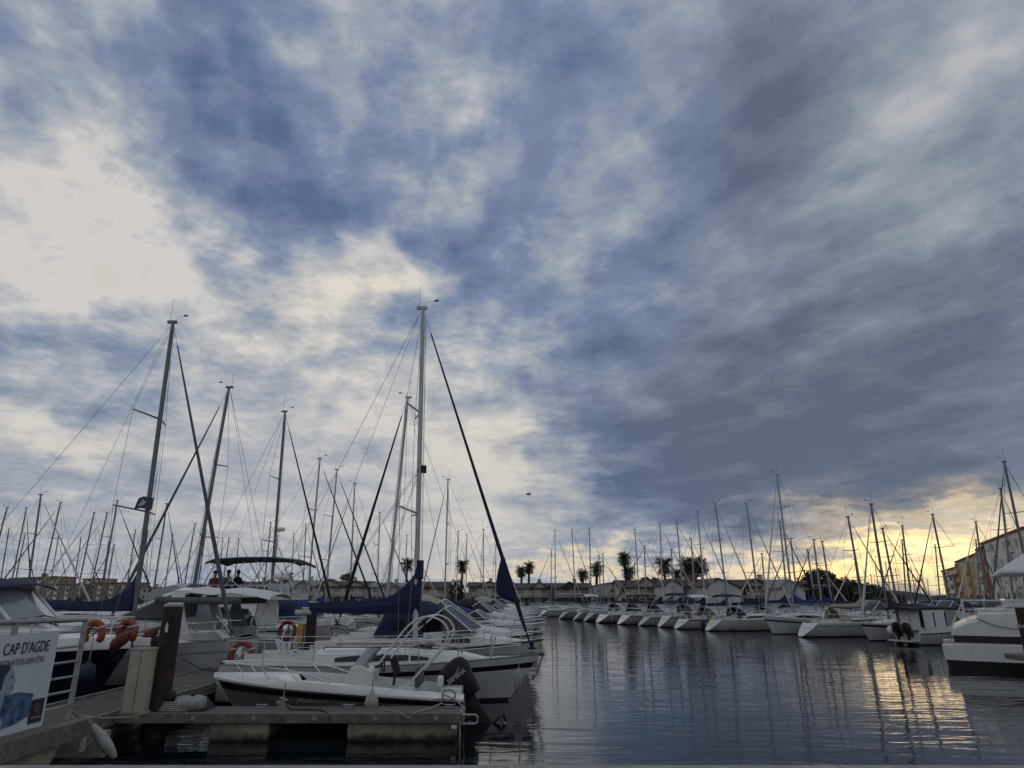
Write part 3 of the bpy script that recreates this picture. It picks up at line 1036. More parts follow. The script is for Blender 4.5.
def side_window(secs, x0, x1, f0, f1, side, out=.012, n=8):
    """a strip let into the cabin side, between height fractions f0..f1, tapered at the ends"""
    def at_x(x):
        for a, b_ in zip(secs, secs[1:]):
            if a[0] <= x <= b_[0] or b_[0] <= x <= a[0]:
                u = (x - a[0]) / (b_[0] - a[0] or 1)
                return [lerp(p, q_, u) for p, q_ in zip(a, b_)]
        return list(secs[0] if abs(x - secs[0][0]) < abs(x - secs[-1][0]) else secs[-1])
    q = MB()
    rings = []
    for i in range(n + 1):
        u = i / n
        x = lerp(x0, x1, u)
        _, w, z, h = at_x(x)
        cut = .25 * max(0, 1 - u * 5) + .3 * max(0, (u - .8) * 5)
        lo, hi = f0, f1 - (f1 - f0) * cut * 1.4
        yl, yh = w * (1 - .06 * lo / .72), w * (1 - .06 * hi / .72)
        rings.append([(x, side * (yl - .02), z + h * lo), (x, side * (yl + out), z + h * lo), (x, side * (yh + out), z + h * hi), (x, side * (yh - .02), z + h * hi)])
    return q.loft(rings, 0, smooth=False)


def rail_run(q, pts, h, r, wires=(), every=1):
    for p in pts[::every]:
        q.tube([p, (p[0], p[1], p[2] + h)], r, 6)
    for f in wires:
        q.tube([(p[0], p[1], p[2] + h * f) for p in pts], r * .7, 4)
    return q


def sail_cover(x0, x1, z, m, parent, tall=.55, r=.12, name='sail_cover', seed=0):
    """a sail cover on a boom: x0 at the mast, x1 at the boom end"""
    rg = random.Random(seed)
    q = MB()
    rings = []
    n = 14
    for i in range(n + 1):
        u = i / n
        x = lerp(x0, x1, u)
        hh = lerp(.20, .10, u) + tall * max(0, 1 - u * 3.2) ** 1.6 + rg.uniform(-.012, .012)
        w = r * lerp(1, .6, u) + rg.uniform(-.008, .008)
        rings.append([(x, w * math.sin(a) * (1 if math.cos(a) < .2 else .62), z + (hh * math.cos(a) if math.cos(a) > 0 else .10 * math.cos(a))) for a in [2 * math.pi * k / 10 for k in range(10)]])
    q.loft(rings)
    return q.build(name, m, parent)


def sprayhood(x, hw, z, h, m, parent, L=1.1, d=1):
    q = MB()
    rings = []
    for i, (dx, f) in enumerate(((0, 1.0), (.35, 1.02), (.7, .8), (1.0, .12))):
        rings.append([(x + d * dx * L, hw * math.cos(a), z + h * f * math.sin(a) ** .7) for a in [math.pi * k / 8 for k in range(9)]])
    q.loft(rings, 0, closed=False, cap0=False, cap1=False)
    return q.build('sprayhood', m, parent)


def sailboat(label, group, pos, head, L, mx, ztop, lean=0., B=None, fs=.95, fb=1.2, hullm=None, stripe=None, smat=None, cover=None, furl=None, hood=None,
             mastm=None, det=1, scoop=.45, wire=.012, mr=.095, seed=0, furl_w=.075, bimini=None, spread=2, rake=1.0, boomlen=None, boomz=None, radar=False, cabm=None, foul=None, vane=True):
    """head: direction of the bow in the plan (angle); mx: mast from the transom; lean: aft(-)/forward shift of the masthead"""
    rg = random.Random(seed)
    B = B or L * rg.uniform(.29, .335)
    if det == 1:
        fs += rg.uniform(-.12, .10)
        fb += rg.uniform(-.10, .15)
        rake *= rg.uniform(.6, 1.2)
        if stripe is None and rg.random() < .6:
            k_ = rg.uniform(.62, .8)
            stripe, smat = (k_, k_ + rg.uniform(.05, .13)), [NAVYG, GREYG, BLACKG, FOULR, ROYALG][rg.randrange(5)]
        foul = foul or [FOUL, FOULR, BLACKG, FOUL][rg.randrange(4)]
    hm = hullm or WHITE
    root = thing('sailing_boat', label, 'sailing boat', (pos[0], pos[1], 0), head, group)
    H_ = Hull(L, B, fs, fb, .45, rake, scoop, .74 if scoop < .8 else .66, ur=0. if scoop < .8 else .22, lift=.3 if scoop < .8 else .97)
    n = 18 if det > 1 else 12
    H_.mesh(hm, root, stripe, n, smat, foul)
    H_.deck(DECK, root, n)
    # coachroof
    ch = (.38 + .02 * L / 9) * (rg.uniform(.75, 1.25) if det == 1 else 1)
    tw_ = mx / L
    c0, c1 = max(.12, tw_ - .30), min(.86, tw_ + .24)
    secs = []
    for u, f, wf in ((0, .92, .66), (.04, 1, .68), (.55, .92, .66), (.85, .5, .56), (1, .05, .40)):
        t_ = lerp(c0, c1, u)
        secs.append((L * t_, min(H_.hb(t_) * wf, B * .36), H_.sheer(t_) - .02, ch * f))
    co = MB().loft(house_loft(secs), 0, closed=False).build('coachroof', cabm or (WHITE if hm is not WHITE2 else WHITE2), root, 35)
    for sd in (-1, 1):
        side_window(secs, L * lerp(c0, c1, .12), L * lerp(c0, c1, .66), .26, .66, sd).build('window', GLASS, co)
    if det > 1:
        hx = L * lerp(c0, c1, .5)
        MB().box((hx + .5, 0, secs[2][2] + ch * .99), (.5, .5, .05)).build('hatch', GLASS, co)
    # cockpit coaming
    for sd in (-1, 1):
        q = MB()
        q.loft([[(L * t_, sd * (H_.hb(t_) * .62), H_.sheer(t_) - .02), (L * t_, sd * (H_.hb(t_) * .60), H_.sheer(t_) + .26), (L * t_, sd * (H_.hb(t_) * .50), H_.sheer(t_) + .26), (L * t_, sd * (H_.hb(t_) * .48), H_.sheer(t_) - .02)] for t_ in (.06, .16, c0 + .01)], smooth=False)
        q.build('cockpit_coaming', hm if hm not in (NAVYG, BLACKG) else WHITE, root)
    if scoop >= .8:                               # boarding steps and ladder in the sloping stern
        for k_, (f, w_) in enumerate(((.30, .30), (.62, .36))):
            z_ = .1 + (fs - .1) * f
            x_ = -scoop * (1 - (z_ + .45) / (fs + .45))
            MB().box((x_ + .02, 0, z_ + .02), (.26, B * w_, .05)).build('boarding_step', TEAK if seed % 3 == 0 else WHITE2, root)
        if seed % 3 == 1:
            MB().box((-scoop * .22 - .03, .3, fs * .66), (.05, .24, .26), 0, (0, R(42), 0)).build('stern_locker', GREYC, root)
    # wheel / tiller
    MB().tube([(L * .16 + .02 * math.sin(a), .42 * math.cos(a), H_.sheer(.16) + .55 + .42 * math.sin(a)) for a in [6.2832 * k / 14 for k in range(14)]], .014, 5, closed=True).tube([(L * .16 + .1, 0, H_.sheer(.1) - .05), (L * .16 + .03, 0, H_.sheer(.16) + .55)], .05, 6).build('steering_wheel', STEEL, root)
    if det > 1:                                   # toe rail, winches, teak grab rails, ventilators
        for sd in (-1, 1):
            MB().tube([(H_.L * t_, sd * (H_.hb(t_) - .012), H_.sheer(t_) + .015) for t_ in [k / 14 for k in range(15)]], .022, 5).build('toe_rail', ALUD, root)
            x_ = L * .22
            MB().lathe([(.03, 0), (.075, .0), (.075, .05), (.05, .07), (.05, .12), (.07, .15), (.02, .16)], (x_, sd * H_.hb(.22) * .55, H_.sheer(.22) + .24), 12).build('winch', STEEL, root)
            g_ = [(secs[i][0], sd * secs[i][1] * .7, secs[i][2] + secs[i][3] * 1.0 + .06) for i in (1, 2, 3)]
            MB().tube(g_, .018, 6).tube([g_[0], (g_[0][0], g_[0][1], g_[0][2] - .1)], .016, 5).tube([g_[1], (g_[1][0], g_[1][1], g_[1][2] - .1)], .016, 5).tube([g_[2], (g_[2][0], g_[2][1], g_[2][2] - .1)], .016, 5).build('grab_rail', TEAK, co)
        q = MB()
        for k_ in range(4):
            q.tube([(mx + .35 + .03 * k_ + .12 * math.cos(a), .1 + .12 * math.sin(a), zb0 + .02 + .025 * k_) for zb0 in (H_.sheer(tw_) + ch * .9,) for a in [6.2832 * j / 10 for j in range(10)]], .014, 5, closed=True)
        q.build('halyard_coil', ROPE, root)
    # mast
    zb = H_.sheer(tw_) + ch * .85
    top = Vector((mx + lean, 0, ztop))
    foot = Vector((mx, 0, zb))
    mm = mastm or ALU
    q = MB()
    q.tube([foot, foot.lerp(top, .5), foot.lerp(top, .93), top], [mr, mr, mr * .9, mr * .72], 8, flat=.72)
    q.box(top + Vector((-.03, 0, .04)), (.34, .1, .1))
    mo = q.build('mast', mm, root)
    sp = [(.36, .16), (.66, .12)] if spread == 2 else ([(.5, .13)] if spread == 1 else [(.28, .15), (.52, .13), (.75, .10)])
    hgt_ = ztop - zb
    tips = []
    for f, wf in sp:
        c_ = foot.lerp(top, f)
        wd = B * .5 * .8 * (1 - (f - .3) * .5)
        for sd in (-1, 1):
            tp = c_ + Vector((-wd * .32, sd * wd, .06))
            MB().tube([c_, tp], [.035, .022], 6).build('spreader', mm, mo)
            if sd == 1:
                tips.append(tp)
    if vane:
        q = MB()
        q.tube([top + Vector((-.12, 0, .05)), top + Vector((-.12, 0, .05 + rg.uniform(.7, 1.1)))], wire * .8, 4)
        q.tube([top + Vector((.1, 0, .05)), top + Vector((.12, 0, .25)), top + Vector((.42, 0, .27))], wire * .8, 4)
        q.box(top + Vector((.44, 0, .30)), (.14, .03, .07))
        q.build('wind_vane', WIRE, mo)
    if radar:
        c_ = foot.lerp(top, .42) + Vector((.3, 0, 0))
        MB().lathe([(.02, -.1), (.2, -.1), (.24, 0), (.2, .1), (.02, .12)], c_, 12).box(c_ + Vector((-.18, 0, -.12)), (.3, .1, .04)).build('radar_dome', WHITE, mo)
    # standing rigging
    q = MB()
    masthead = foot.lerp(top, .985)
    chain = Vector((mx - .25, H_.hb(tw_) - .06, H_.sheer(tw_)))
    for sd in (-1, 1):
        m_ = Vector((1, sd, 1))
        path = [chain * m_] + [tp * m_ for tp in tips] + [masthead]
        path = [Vector(p_) for p_ in path]
        q.tube(path, wire, 4)
        q.tube([(chain + Vector((.15, -.05, 0))) * m_, foot.lerp(top, sp[0][0] - .01)], wire, 4)
    q.tube([masthead + Vector((-.1, 0, 0)), (.1, .0, fs + .1)], wire, 4)
    if det > 1:
        q.tube([foot.lerp(top, .97) + Vector((-.15, 0, 0)), (mx - 3.2, 0, zb + 1.0)], wire * .8, 4)
        for y_ in (-.12, .12):                   # halyards
            q.tube([foot + Vector((.14, y_, .4)), top + Vector((.1, y_ * .3, -.2))], wire * .7, 4)
    stay0 = Vector((L - .22, 0, fb + .12))
    stay1 = foot.lerp(top, .965) + Vector((.12, 0, 0))
    q.tube([stay0, stay1], wire, 4)
    q.build('rigging', WIRE, root)
    if furl is not None:
        us = (0, .035, .05, .10, .25, .5, .8, .95)
        rs = (.02, .03, .6, 1.0, .95, .75, .5, .3)
        MB().tube([stay0.lerp(stay1, u) for u in us], [max(.022, furl_w * k) for k in rs], 7).lathe([(.03, -.09), (.13, -.09), (.13, -.06), (.05, -.04), (.05, .06), (.13, .08), (.03, .09)], stay0 + Vector((0, 0, .12)), 8).build('furled_foresail', furl, root)
    # boom
    bl = boomlen or min(mx * .62, L * .40)
    bz = boomz or zb + .72
    bo = MB().tube([(mx - .12, 0, bz), (mx - .12 - bl, 0, bz - .02)], .065, 8, flat=.8).build('boom', mm, root)
    if cover is not None:
        sail_cover(mx - .02, mx - .1 - bl * .96, bz + .08, cover, bo, .5 + .15 * rg.random(), .14, seed=seed)
    if det > 0:
        MB().tube([(mx - .1 - bl, 0, bz), (mx - bl - .2, 0, H_.sheer(.2) + .1)], wire * 1.3, 4).build('mainsheet', ROPE, bo)
    # rails
    rr = .0125 if det > 1 else .018
    q = MB()
    tip = (L + .05, 0, fb + .62)
    A = [H_.side(t_) for t_ in (.84, .93)]
    for sd in (-1, 1):
        path = [(A[0][0], sd * A[0][1], A[0][2]), (A[0][0] + .12, sd * A[0][1], A[0][2] + .58), (A[1][0] + .1, sd * A[1][1], A[1][2] + .62), tip]
        q.tube(path, rr, 6)
        q.tube([(A[1][0], sd * A[1][1], A[1][2]), (A[1][0] + .1, sd * A[1][1], A[1][2] + .62)], rr, 6)
        q.tube([(A[0][0] + .06, sd * A[0][1], A[0][2] + .3), (A[1][0] + .05, sd * A[1][1], A[1][2] + .31)], rr, 5)
    q.build('pulpit', STEEL, root)
    q = MB()
    P_ = [H_.side(t_) for t_ in (.14, .015)]
    for sd in (-1, 1):
        q.tube([(P_[0][0], sd * P_[0][1], P_[0][2]), (P_[0][0], sd * P_[0][1], P_[0][2] + .6), (P_[1][0], sd * P_[1][1], P_[1][2] + .62), (P_[1][0] + .02, sd * .30, P_[1][2] + .62)], rr, 6)
        q.tube([(P_[1][0], sd * P_[1][1], P_[1][2]), (P_[1][0], sd * P_[1][1], P_[1][2] + .62)], rr, 6)
    q.tube([(P_[1][0] + .02, -.32, P_[1][2] + .62), (P_[1][0] + .02, .32, P_[1][2] + .62)], rr, 6)
    q.build('pushpit', STEEL, root)
    if det > 0:
        q = MB()
        ts = [.14, .30, .46, .62, .74, .84]
        for sd in (-1, 1):
            pts = [(p_[0], sd * p_[1], p_[2]) for p_ in (H_.side(t_) for t_ in ts)]
            rail_run(q, pts, .6, rr, (.5, 1.0))
        q.build('lifeline', STEEL, root)
    if hood is not None:
        sprayhood(L * c0 - .35, min(H_.hb(c0) * .66, 1.05), H_.sheer(c0) + .15, .85, hood, root)
    if bimini is not None:
        q = MB()
        zt = fs + 1.95
        q.loft([[(x_, B * .33 * math.cos(a), zt - .12 + .22 * math.sin(a) - dz_) for a in [math.pi * k / 8 for k in range(9)]] for x_, dz_ in ((L * .04, .08), (L * .12, 0), (L * .2, 0), (L * .26, .08))], closed=False, cap0=False, cap1=False)
        bm_ = q.build('bimini', bimini, root)
        q = MB()
        for sd in (-1, 1):
            for x_ in (L * .05, L * .25):
                q.tube([(L * .14, sd * H_.hb(.14) * .85, fs), (x_, sd * B * .33, zt - .14)], rr, 5)
        q.build('bimini_frame', STEEL, bm_)
    if det > 1:
        MB().tube([(L * .96, 0, fb + .02), (L + .1, 0, fb + .04)], .05, 6).box((L + .02, 0, fb - .0), (.22, .05, .08)).tube([(L + .08, 0, fb - .02), (L - .10, 0, fb - .5), (L - .22, .0, fb - .62)], .022, 5).box((L - .2, 0, fb - .58), (.05, .26, .14)).build('anchor', ALUD, root)
    return root, H_


def motorboat(label, group, pos, head, L, hullm=None, B=None, fs=.95, fb=1.35, style='cruiser', canopy=None, stripe=None, smat=None, seed=0, det=1, cat='motor boat', name='motor_boat', aft_open=.30, rail=True, arch=None, cabh=.75, glassm=None, wsh=.62, canlen=2.2, low=False):
    rg = random.Random(seed)
    B = B or L * .34
    hm = hullm or WHITE
    root = thing(name, label, cat, (pos[0], pos[1], 0), head, group)
    H_ = Hull(L, B, fs, fb, .4, 1.0, -.0001, .88, .0, 2.6, 3)
    H_.mesh(hm, root, stripe, 14, smat)
    top = WHITE if hm in (NAVYG, BLACKG) else hm
    H_.deck(top, root, 14, camber=.12)
    for sd in (-1, 1):
        MB().tube([(L * t_ - .0, sd * (H_.hb(t_) + .01), H_.sheer(t_) - .02) for t_ in [k / 12 for k in range(13)]], .03, 5).build('rubbing_strake', [RUBBER, GREYG, NAVYG][rg.randrange(3)], root)
    # raised foredeck and cabin
    secs = []
    for t_, f, wf in ((aft_open + .12, 1.0, .80), (.55, .92, .80), (.70, .55, .76), (.84, .22, .66), (.93, .03, .5)):
        secs.append((L * t_, H_.hb(t_) * wf, H_.sheer(t_) - .03, cabh * f))
    co = MB().loft(house_loft(secs), 0, closed=False).build('cabin', top, root, 35)
    for sd in (-1, 1):
        side_window(secs, L * (aft_open + .2), L * .68, .3, .7, sd).build('window', GLASS, co)
    # windscreen raked from the cabin top
    x0 = L * (aft_open + .33)
    zt = H_.sheer(.5) + cabh * .9
    hw = H_.hb(.45) * .74
    q = MB()
    wrx = .95 * (wsh / .62) ** .7
    q.add([(x0, -hw, zt - .12), (x0 + .25, 0, zt), (x0, hw, zt - .12), (x0 - wrx, -hw * .9, zt + wsh), (x0 - wrx + .15, 0, zt + wsh + .06), (x0 - wrx, hw * .9, zt + wsh), (x0 - wrx - .9, -hw, zt - .1), (x0 - wrx - .9, hw, zt - .1)],
          [(0, 1, 4, 3), (1, 2, 5, 4), (6, 0, 3), (2, 7, 5)])
    ws = q.build('windscreen', glassm or GLASS, root)
    q = MB()
    for a_, b_ in (((x0, -hw, zt - .12), (x0 - wrx, -hw * .9, zt + wsh)), ((x0, hw, zt - .12), (x0 - wrx, hw * .9, zt + wsh)), ((x0 + .25, 0, zt), (x0 - wrx + .15, 0, zt + wsh + .06)),
                   ((x0 - wrx - .9, -hw, zt - .1), (x0 - wrx, -hw * .9, zt + wsh)), ((x0 - wrx - .9, hw, zt - .1), (x0 - wrx, hw * .9, zt + wsh))):
        q.tube([a_, b_], .03, 6)
    q.tube([(x0 - wrx, -hw * .9, zt + wsh), (x0 - wrx + .15, 0, zt + wsh + .06), (x0 - wrx, hw * .9, zt + wsh)], .03, 6)
    q.build('windscreen_frame', top, ws)
    zc = zt + wsh
    if canopy is not None:                     # cockpit canopy, fabric over hoops
        q = MB()
        rings = []
        for u, dz_, wf in ((0, 0., .9), (.25, .22, 1), (.6, .25, 1), (.85, .08, 1), (1.0, -.75, .95)):
            x = lerp(x0 - wrx - .02, max(L * .03, x0 - wrx - canlen), u)
            rings.append([(x, hw * wf * math.cos(a), zt - .3 + (zc - zt + .3 + dz_) * math.sin(a) ** .55) for a in [math.pi * k / 10 for k in range(11)]])
        q.loft(rings, closed=False, cap0=False, cap1=True)
        cn = q.build('cockpit_canopy', canopy, root)
        for sd in (-1, 1):
            MB().loft([[(x0 - wrx - canlen * u, sd * (hw * .99 + .01), zt - .05 + h_) for h_ in (0, .26)] for u in (.25, .5, .72)], closed=False, cap0=False, cap1=False).build('canopy_window', GLASS, cn)
    if arch is not None:
        q = MB()
        xa = L * (aft_open - .06)
        w_ = H_.hb(.2) * .86
        for sd in (-1, 1):
            q.loft([[(xa - .55 + dx, sd * (w_ * wf - .05), z_), (xa + .55 * k + dx, sd * (w_ * wf - .05), z_), (xa + .55 * k + dx, sd * (w_ * wf + .05), z_), (xa - .55 + dx, sd * (w_ * wf + .05), z_)] for dx, z_, wf, k in ((.3, fs - .02, 1, 1), (-.1, fs + .9, .98, .4), (-.25, fs + 1.45, .9, .1))], smooth=False)
        q.tube([(xa - .65, -w_ * .9, fs + 1.43), (xa - .75, 0, fs + 1.55), (xa - .65, w_ * .9, fs + 1.43)], .12, 8, flat=.7)
        q.build('radar_arch', arch, root)
    # coaming round the cockpit
    for sd in (-1, 1):
        q = MB()
        q.loft([[(L * t_, sd * (H_.hb(t_) - .03), H_.sheer(t_) - .03), (L * t_, sd * (H_.hb(t_) - .1), H_.sheer(t_) + .38), (L * t_, sd * (H_.hb(t_) - .28), H_.sheer(t_) + .38), (L * t_, sd * (H_.hb(t_) - .3), H_.sheer(t_) - .03)] for t_ in (.02, .2, aft_open + .14)], smooth=False)
        q.build('cockpit_coaming', top, root)
    MB().box((-.45, 0, .28), (.9, B * .74, .1)).build('bathing_platform', TEAK if rg.random() < .5 else top, root)
    if rail:
        q = MB()
        ts = [.5, .62, .74, .86, .95]
        allp = []
        for sd in (-1, 1):
            pts = [(p_[0], sd * p_[1], p_[2]) for p_ in (H_.side(t_, .07) for t_ in ts)]
            rail_run(q, pts, .5, .014 if det > 1 else .018, (.55, 1))
            allp.append(pts[-1])
        q.tube([(allp[0][0], allp[0][1], allp[0][2] + .5), (L + .05, 0, fb + .52), (allp[1][0], allp[1][1], allp[1][2] + .5)], .018, 6)
        q.build('bow_rail', STEEL, root)
    return root, H_


def outboard(root, x, y, z, tilt, cowl, s=1.0, head=math.pi):
    """an outboard engine hung at a transom: part of its boat, with cowl, leg and propeller as sub-parts"""
    M = Matrix.Translation((x, y, z)) @ Matrix.Rotation(tilt, 4, 'Y') @ Matrix.Scale(s, 4)

    def tr(q):
        q.v = [tuple(M @ Vector(v)) for v in q.v]
        return q
    q = MB()
    prof = [(.30, .27, .16, .02), (.34, .30, .19, .12), (.36, .32, .20, .34), (.33, .30, .19, .56), (.26, .24, .15, .70), (.12, .12, .08, .75)]
    rings = [[(-.34 - .06 * (zz_ > .5) + (lx if math.cos(a) > 0 else lb) * math.copysign(abs(math.cos(a)) ** .6, math.cos(a)), w * math.copysign(abs(math.sin(a)) ** .6, math.sin(a)), zz_) for a in [6.2832 * k / 16 for k in range(16)]] for lx, lb, w, zz_ in prof]
    q.loft(rings)
    co = tr(q).build('outboard_engine', cowl, root, 50)
    q = MB()
    q.loft([[(-.30 + dx, -w, zz_), (-.30 + dx + l, -w * .6, zz_), (-.30 + dx + l, w * .6, zz_), (-.30 + dx, w, zz_), (-.30 + dx - l * .8, w * .5, zz_), (-.30 + dx - l * .8, -w * .5, zz_)] for dx, l, w, zz_ in ((0, .2, .13, .02), (-.02, .17, .10, -.25), (-.05, .13, .06, -.55), (-.06, .15, .05, -.8), (-.04, .1, .03, -1.05))], smooth=False)
    q.box((-.42, 0, -.58), (.5, .26, .025))
    q.lathe([(.02, .32), (.07, .18), (.085, 0), (.075, -.22), (.03, -.3)], (-.38, 0, -.76), 10, axis='x')
    q.box((-.06, 0, -.12), (.22, .26, .34))
    tr(q).build('engine_leg', RUBBER, co)
    q = MB()
    for k in range(3):
        a = 2.094 * k
        u = Vector((0, math.cos(a), math.sin(a)))
        w = Vector((0, -math.sin(a), math.cos(a)))
        c_ = Vector((-.68, 0, -.76))
        q.add([c_ + u * .04, c_ + u * .12 + w * .10 + Vector((.04, 0, 0)), c_ + u * .2 + w * .05 + Vector((.03, 0, 0)), c_ + u * .19 - w * .06 - Vector((.03, 0, 0)), c_ + u * .1 - w * .07 - Vector((.03, 0, 0))], [(0, 1, 2, 3, 4)])
    tr(q).build('propeller', GALV, co)
    return co, M


def fender(label, loc, L=.55, r=.12, m=None, rot=(0, 0, 0), line=.4, group='fenders hung over boat sides and pontoons'):
    root = thing('fender', label, 'fender', loc, 0, group)
    root.rotation_euler = rot
    MB().lathe([(.03, -L / 2 - .05), (.05, -L / 2), (r * .8, -L / 2 + .05), (r, -L / 2 + .14), (r, L / 2 - .14), (r * .8, L / 2 - .05), (.05, L / 2), (.03, L / 2 + .07)], (0, 0, 0), 14).build('body', m or FENDER, root)
    if line:
        MB().tube([(0, 0, L / 2 + .05), (0, 0, L / 2 + line)], .012, 5).build('lanyard', ROPE, root)
    return root


def lifebuoy(label, loc, rz=0, m=None, R_=.31, horseshoe=True, tilt=0.):
    root = thing('lifebuoy', label, 'lifebuoy', loc, rz, None)
    root.rotation_euler = (tilt, 0, rz)
    n = 18
    if horseshoe:
        a0 = [math.pi * (1.5 + .26) + (2 * math.pi - .52 * math.pi) * k / n for k in range(n + 1)]
        # an inverted U: open at the foot
        pts = [(R_ * math.cos(a) * .8, 0, R_ * math.sin(a) * 1.08) for a in a0]
        MB().tube(pts, [.06] + [.085] * (n - 1) + [.06], 10).build('ring', m or ORANGE, root)
    else:
        MB().tube([(R_ * math.cos(6.2832 * k / 22), 0, R_ * math.sin(6.2832 * k / 22)) for k in range(22)], .075, 10, closed=True).build('ring', m or ORANGE, root)
    q = MB()
    for k in (0.6, 2.54) if horseshoe else (.78, 2.36, 3.93, 5.5):
        c_ = (R_ * math.cos(k) * (.8 if horseshoe else 1), 0, R_ * math.sin(k) * (1.08 if horseshoe else 1))
        q.tube([(c_[0] + .095 * math.cos(a), .095 * math.sin(a), c_[2] + .03 * math.cos(a)) for a in [6.2832 * j / 10 for j in range(10)]], .016, 5, closed=True)
    q.build('reflective_band', WHITEC, root)
    MB().tube([(-.1, -.02, -R_ * .3), (0, .02, -.02), (.08, -.02, .1), (0, -.04, R_ * .6)], .02, 5).build('grab_line', ROPE, root)
    return root

# ------------------------------------------------------------------ boats: the pontoon in front
PI = math.pi
WALK_L, WALK_R = -9.85, -7.85
ORD = 'first second third fourth fifth sixth seventh eighth ninth tenth eleventh twelfth thirteenth fourteenth fifteenth sixteenth seventeenth eighteenth nineteenth twentieth twenty-first twenty-second twenty-third twenty-fourth twenty-fifth'.split()


def mast_line(tx, ty, bx, by, D, z=1.7):
    a, b_ = at(tx, ty, D), at(bx, by, D)
    k = (a.x - b_.x) / (a.z - b_.z)
    xf = b_.x + (z - b_.z) * k
    return xf, a.z, a.x - xf


def berth(label, group, m, D, d, edge=None, frac=.57, Lr=(8, 12.5), **kw):
    """a sailing boat whose mast stands where the sight lines put it; d=+1 bow to +x"""
    xf, zt, ln = mast_line(*m, D)
    L = 10
    if edge is not None:
        if d > 0 and xf < edge:
            L = (edge + .3 - xf) / (1 - frac)
        elif d > 0:
            L = (xf - edge - .1) / frac
        elif d < 0 and xf < edge:
            L = (edge - .1 - xf) / frac
        else:
            L = (xf - edge + .3) / (1 - frac)
        L = max(Lr[0], min(Lr[1], L))
        frac_ = frac
        if xf < edge:
            mx = L - (edge + .3 - xf) if d > 0 else (edge - .1 - xf)
        else:
            mx = (xf - edge - .1) if d > 0 else L - (xf - edge + .3)
        mx = max(L * .45, min(L * .68, mx))
    else:
        mx = L * frac
    return sailboat(label, group, (xf - d * mx, D), 0 if d > 0 else PI, L, mx, zt, lean=ln * d, **kw)


G1 = 'boats along the wooden walkway'
# the blue-covered boat in the middle of the picture
xf, zt, ln = mast_line(423, 309, 415.5, 640, 20.2)
A2, H2 = sailboat('white sailing boat with navy boom cover and navy side stripe, behind the speedboat', G1, (-7.72, 20.2), 0, 8.5, xf + 7.72, zt, lean=ln, B=3.0, fs=.98, fb=1.16,
                  stripe=(.70, .83), smat=NAVYG, cover=None, furl=NAVY, furl_w=.062, det=2, wire=.007, mr=.105, seed=3, boomlen=3.15, boomz=2.38, scoop=.2, rake=1.0, mastm=MASTW)
boom2 = [c for c in A2.children if c.name.startswith('boom')][0]
mxl = xf + 7.72
q = MB()
rings = []
for i in range(19):                              # navy cover, high at the mast, sagging aft
    u = i / 18
    x = lerp(mxl + .10, mxl - 3.05, u)
    hh = .27 + .28 * (1 - u) + .78 * max(0, 1 - u * 3.4) ** 1.5
    w = lerp(.17, .09, u) * (1 + .06 * math.sin(i * 2.1))
    zb_ = 2.26 - .05 * math.sin(u * 3) + .03 * u
    rings.append([(x, w * math.sin(a) * (1 if math.cos(a) < .3 else .5), zb_ + hh * (.5 + .5 * math.cos(a)) + .012 * math.sin(i * 1.7 + k_)) for k_, a in enumerate([6.2832 * k / 12 for k in range(12)])])
q.loft(rings)
q.tube([(mxl + .02, 0, 3.2), (mxl + .03, 0, 3.72)], [.14, .125], 10)
q.build('sail_cover', NAVY, boom2)
q = MB()                                          # lazyjacks
for sd in (-1, 1):
    for xx in (mxl - 1.2, mxl - 2.6):
        q.tube([(xx, sd * .1, 2.5), (mxl - .1, sd * .12, 6.4)], .006, 4)
q.build('lazyjack', WIRE, boom2)
MB().tube([(mxl - 3.0, 0, 2.3), (mxl - 3.45, 0, 2.28)], .07, 10).build('boom_end', MASTW, boom2)
st0, st1 = Vector((8.28, 0, 1.28)), Vector((mxl + ln * .97 + .1, 0, zt - .35))
furl2 = [c for c in A2.children if c.name.startswith('furled')][0]
q = MB()                                          # the baggy clew end of the furled foresail, hanging off the stay
rings = []
for u_, w_ in ((.128, .045), (.14, .22), (.155, .27), (.18, .24), (.205, .18), (.23, .11), (.25, .05)):
    c_ = st0.lerp(st1, u_)
    rings.append([(c_.x + .06 - w_ + w_ * math.cos(a), .085 * math.sin(a), c_.z + .03 * math.cos(a)) for a in [6.2832 * k / 12 for k in range(12)]])
q.loft(rings)
q.build('furled_clew', NAVY, furl2)
# mast fittings seen against the sky
mast2_ = [c for c in A2.children if c.name.startswith('mast')][0]
MB().box((mxl + ln * .58 + .16, 0, lerp(1.7, zt, .47)), (.14, .16, .22)).build('steaming_light', RUBBER, mast2_)
fender('white fender hanging at the bow of the navy-striped sailing boat', (.15, 18.95, .62), .5, .1, FENDER, (0, R(4), 0), .45)

# big mast with the flag
xf, zt, ln = mast_line(173, 323, 137, 590, 23.5)
A1, H1 = sailboat('pale grey hulled sailing boat with tall flag-carrying mast and navy boom cover', G1, (-9.0 - 11.2, 23.5), 0, 11.2, xf + 20.2, zt, lean=ln, B=3.5, fs=1.12, fb=1.35,
                  hullm=WHITE2, cover=NAVY, furl=GREYC, furl_w=.075, det=2, wire=.008, mr=.105, seed=5, boomlen=4.0, boomz=2.32, mastm=ALUD, stripe=(.70, .76), smat=GREYG, hood=NAVY, foul=FOUL)
boom1 = [c for c in A1.children if c.name.startswith('boom')][0]
sail_cover(xf + 20.2 - .1, xf + 20.2 - 2.2, 2.35, NAVY, boom1, 1.0, .2, name='sail_cover_hump', seed=9)
p = at(134, 509, 23.1)
fl = thing('flag', 'small dark flag with a pale emblem flying below the spreader', 'flag', p)
q = MB()
rings = []
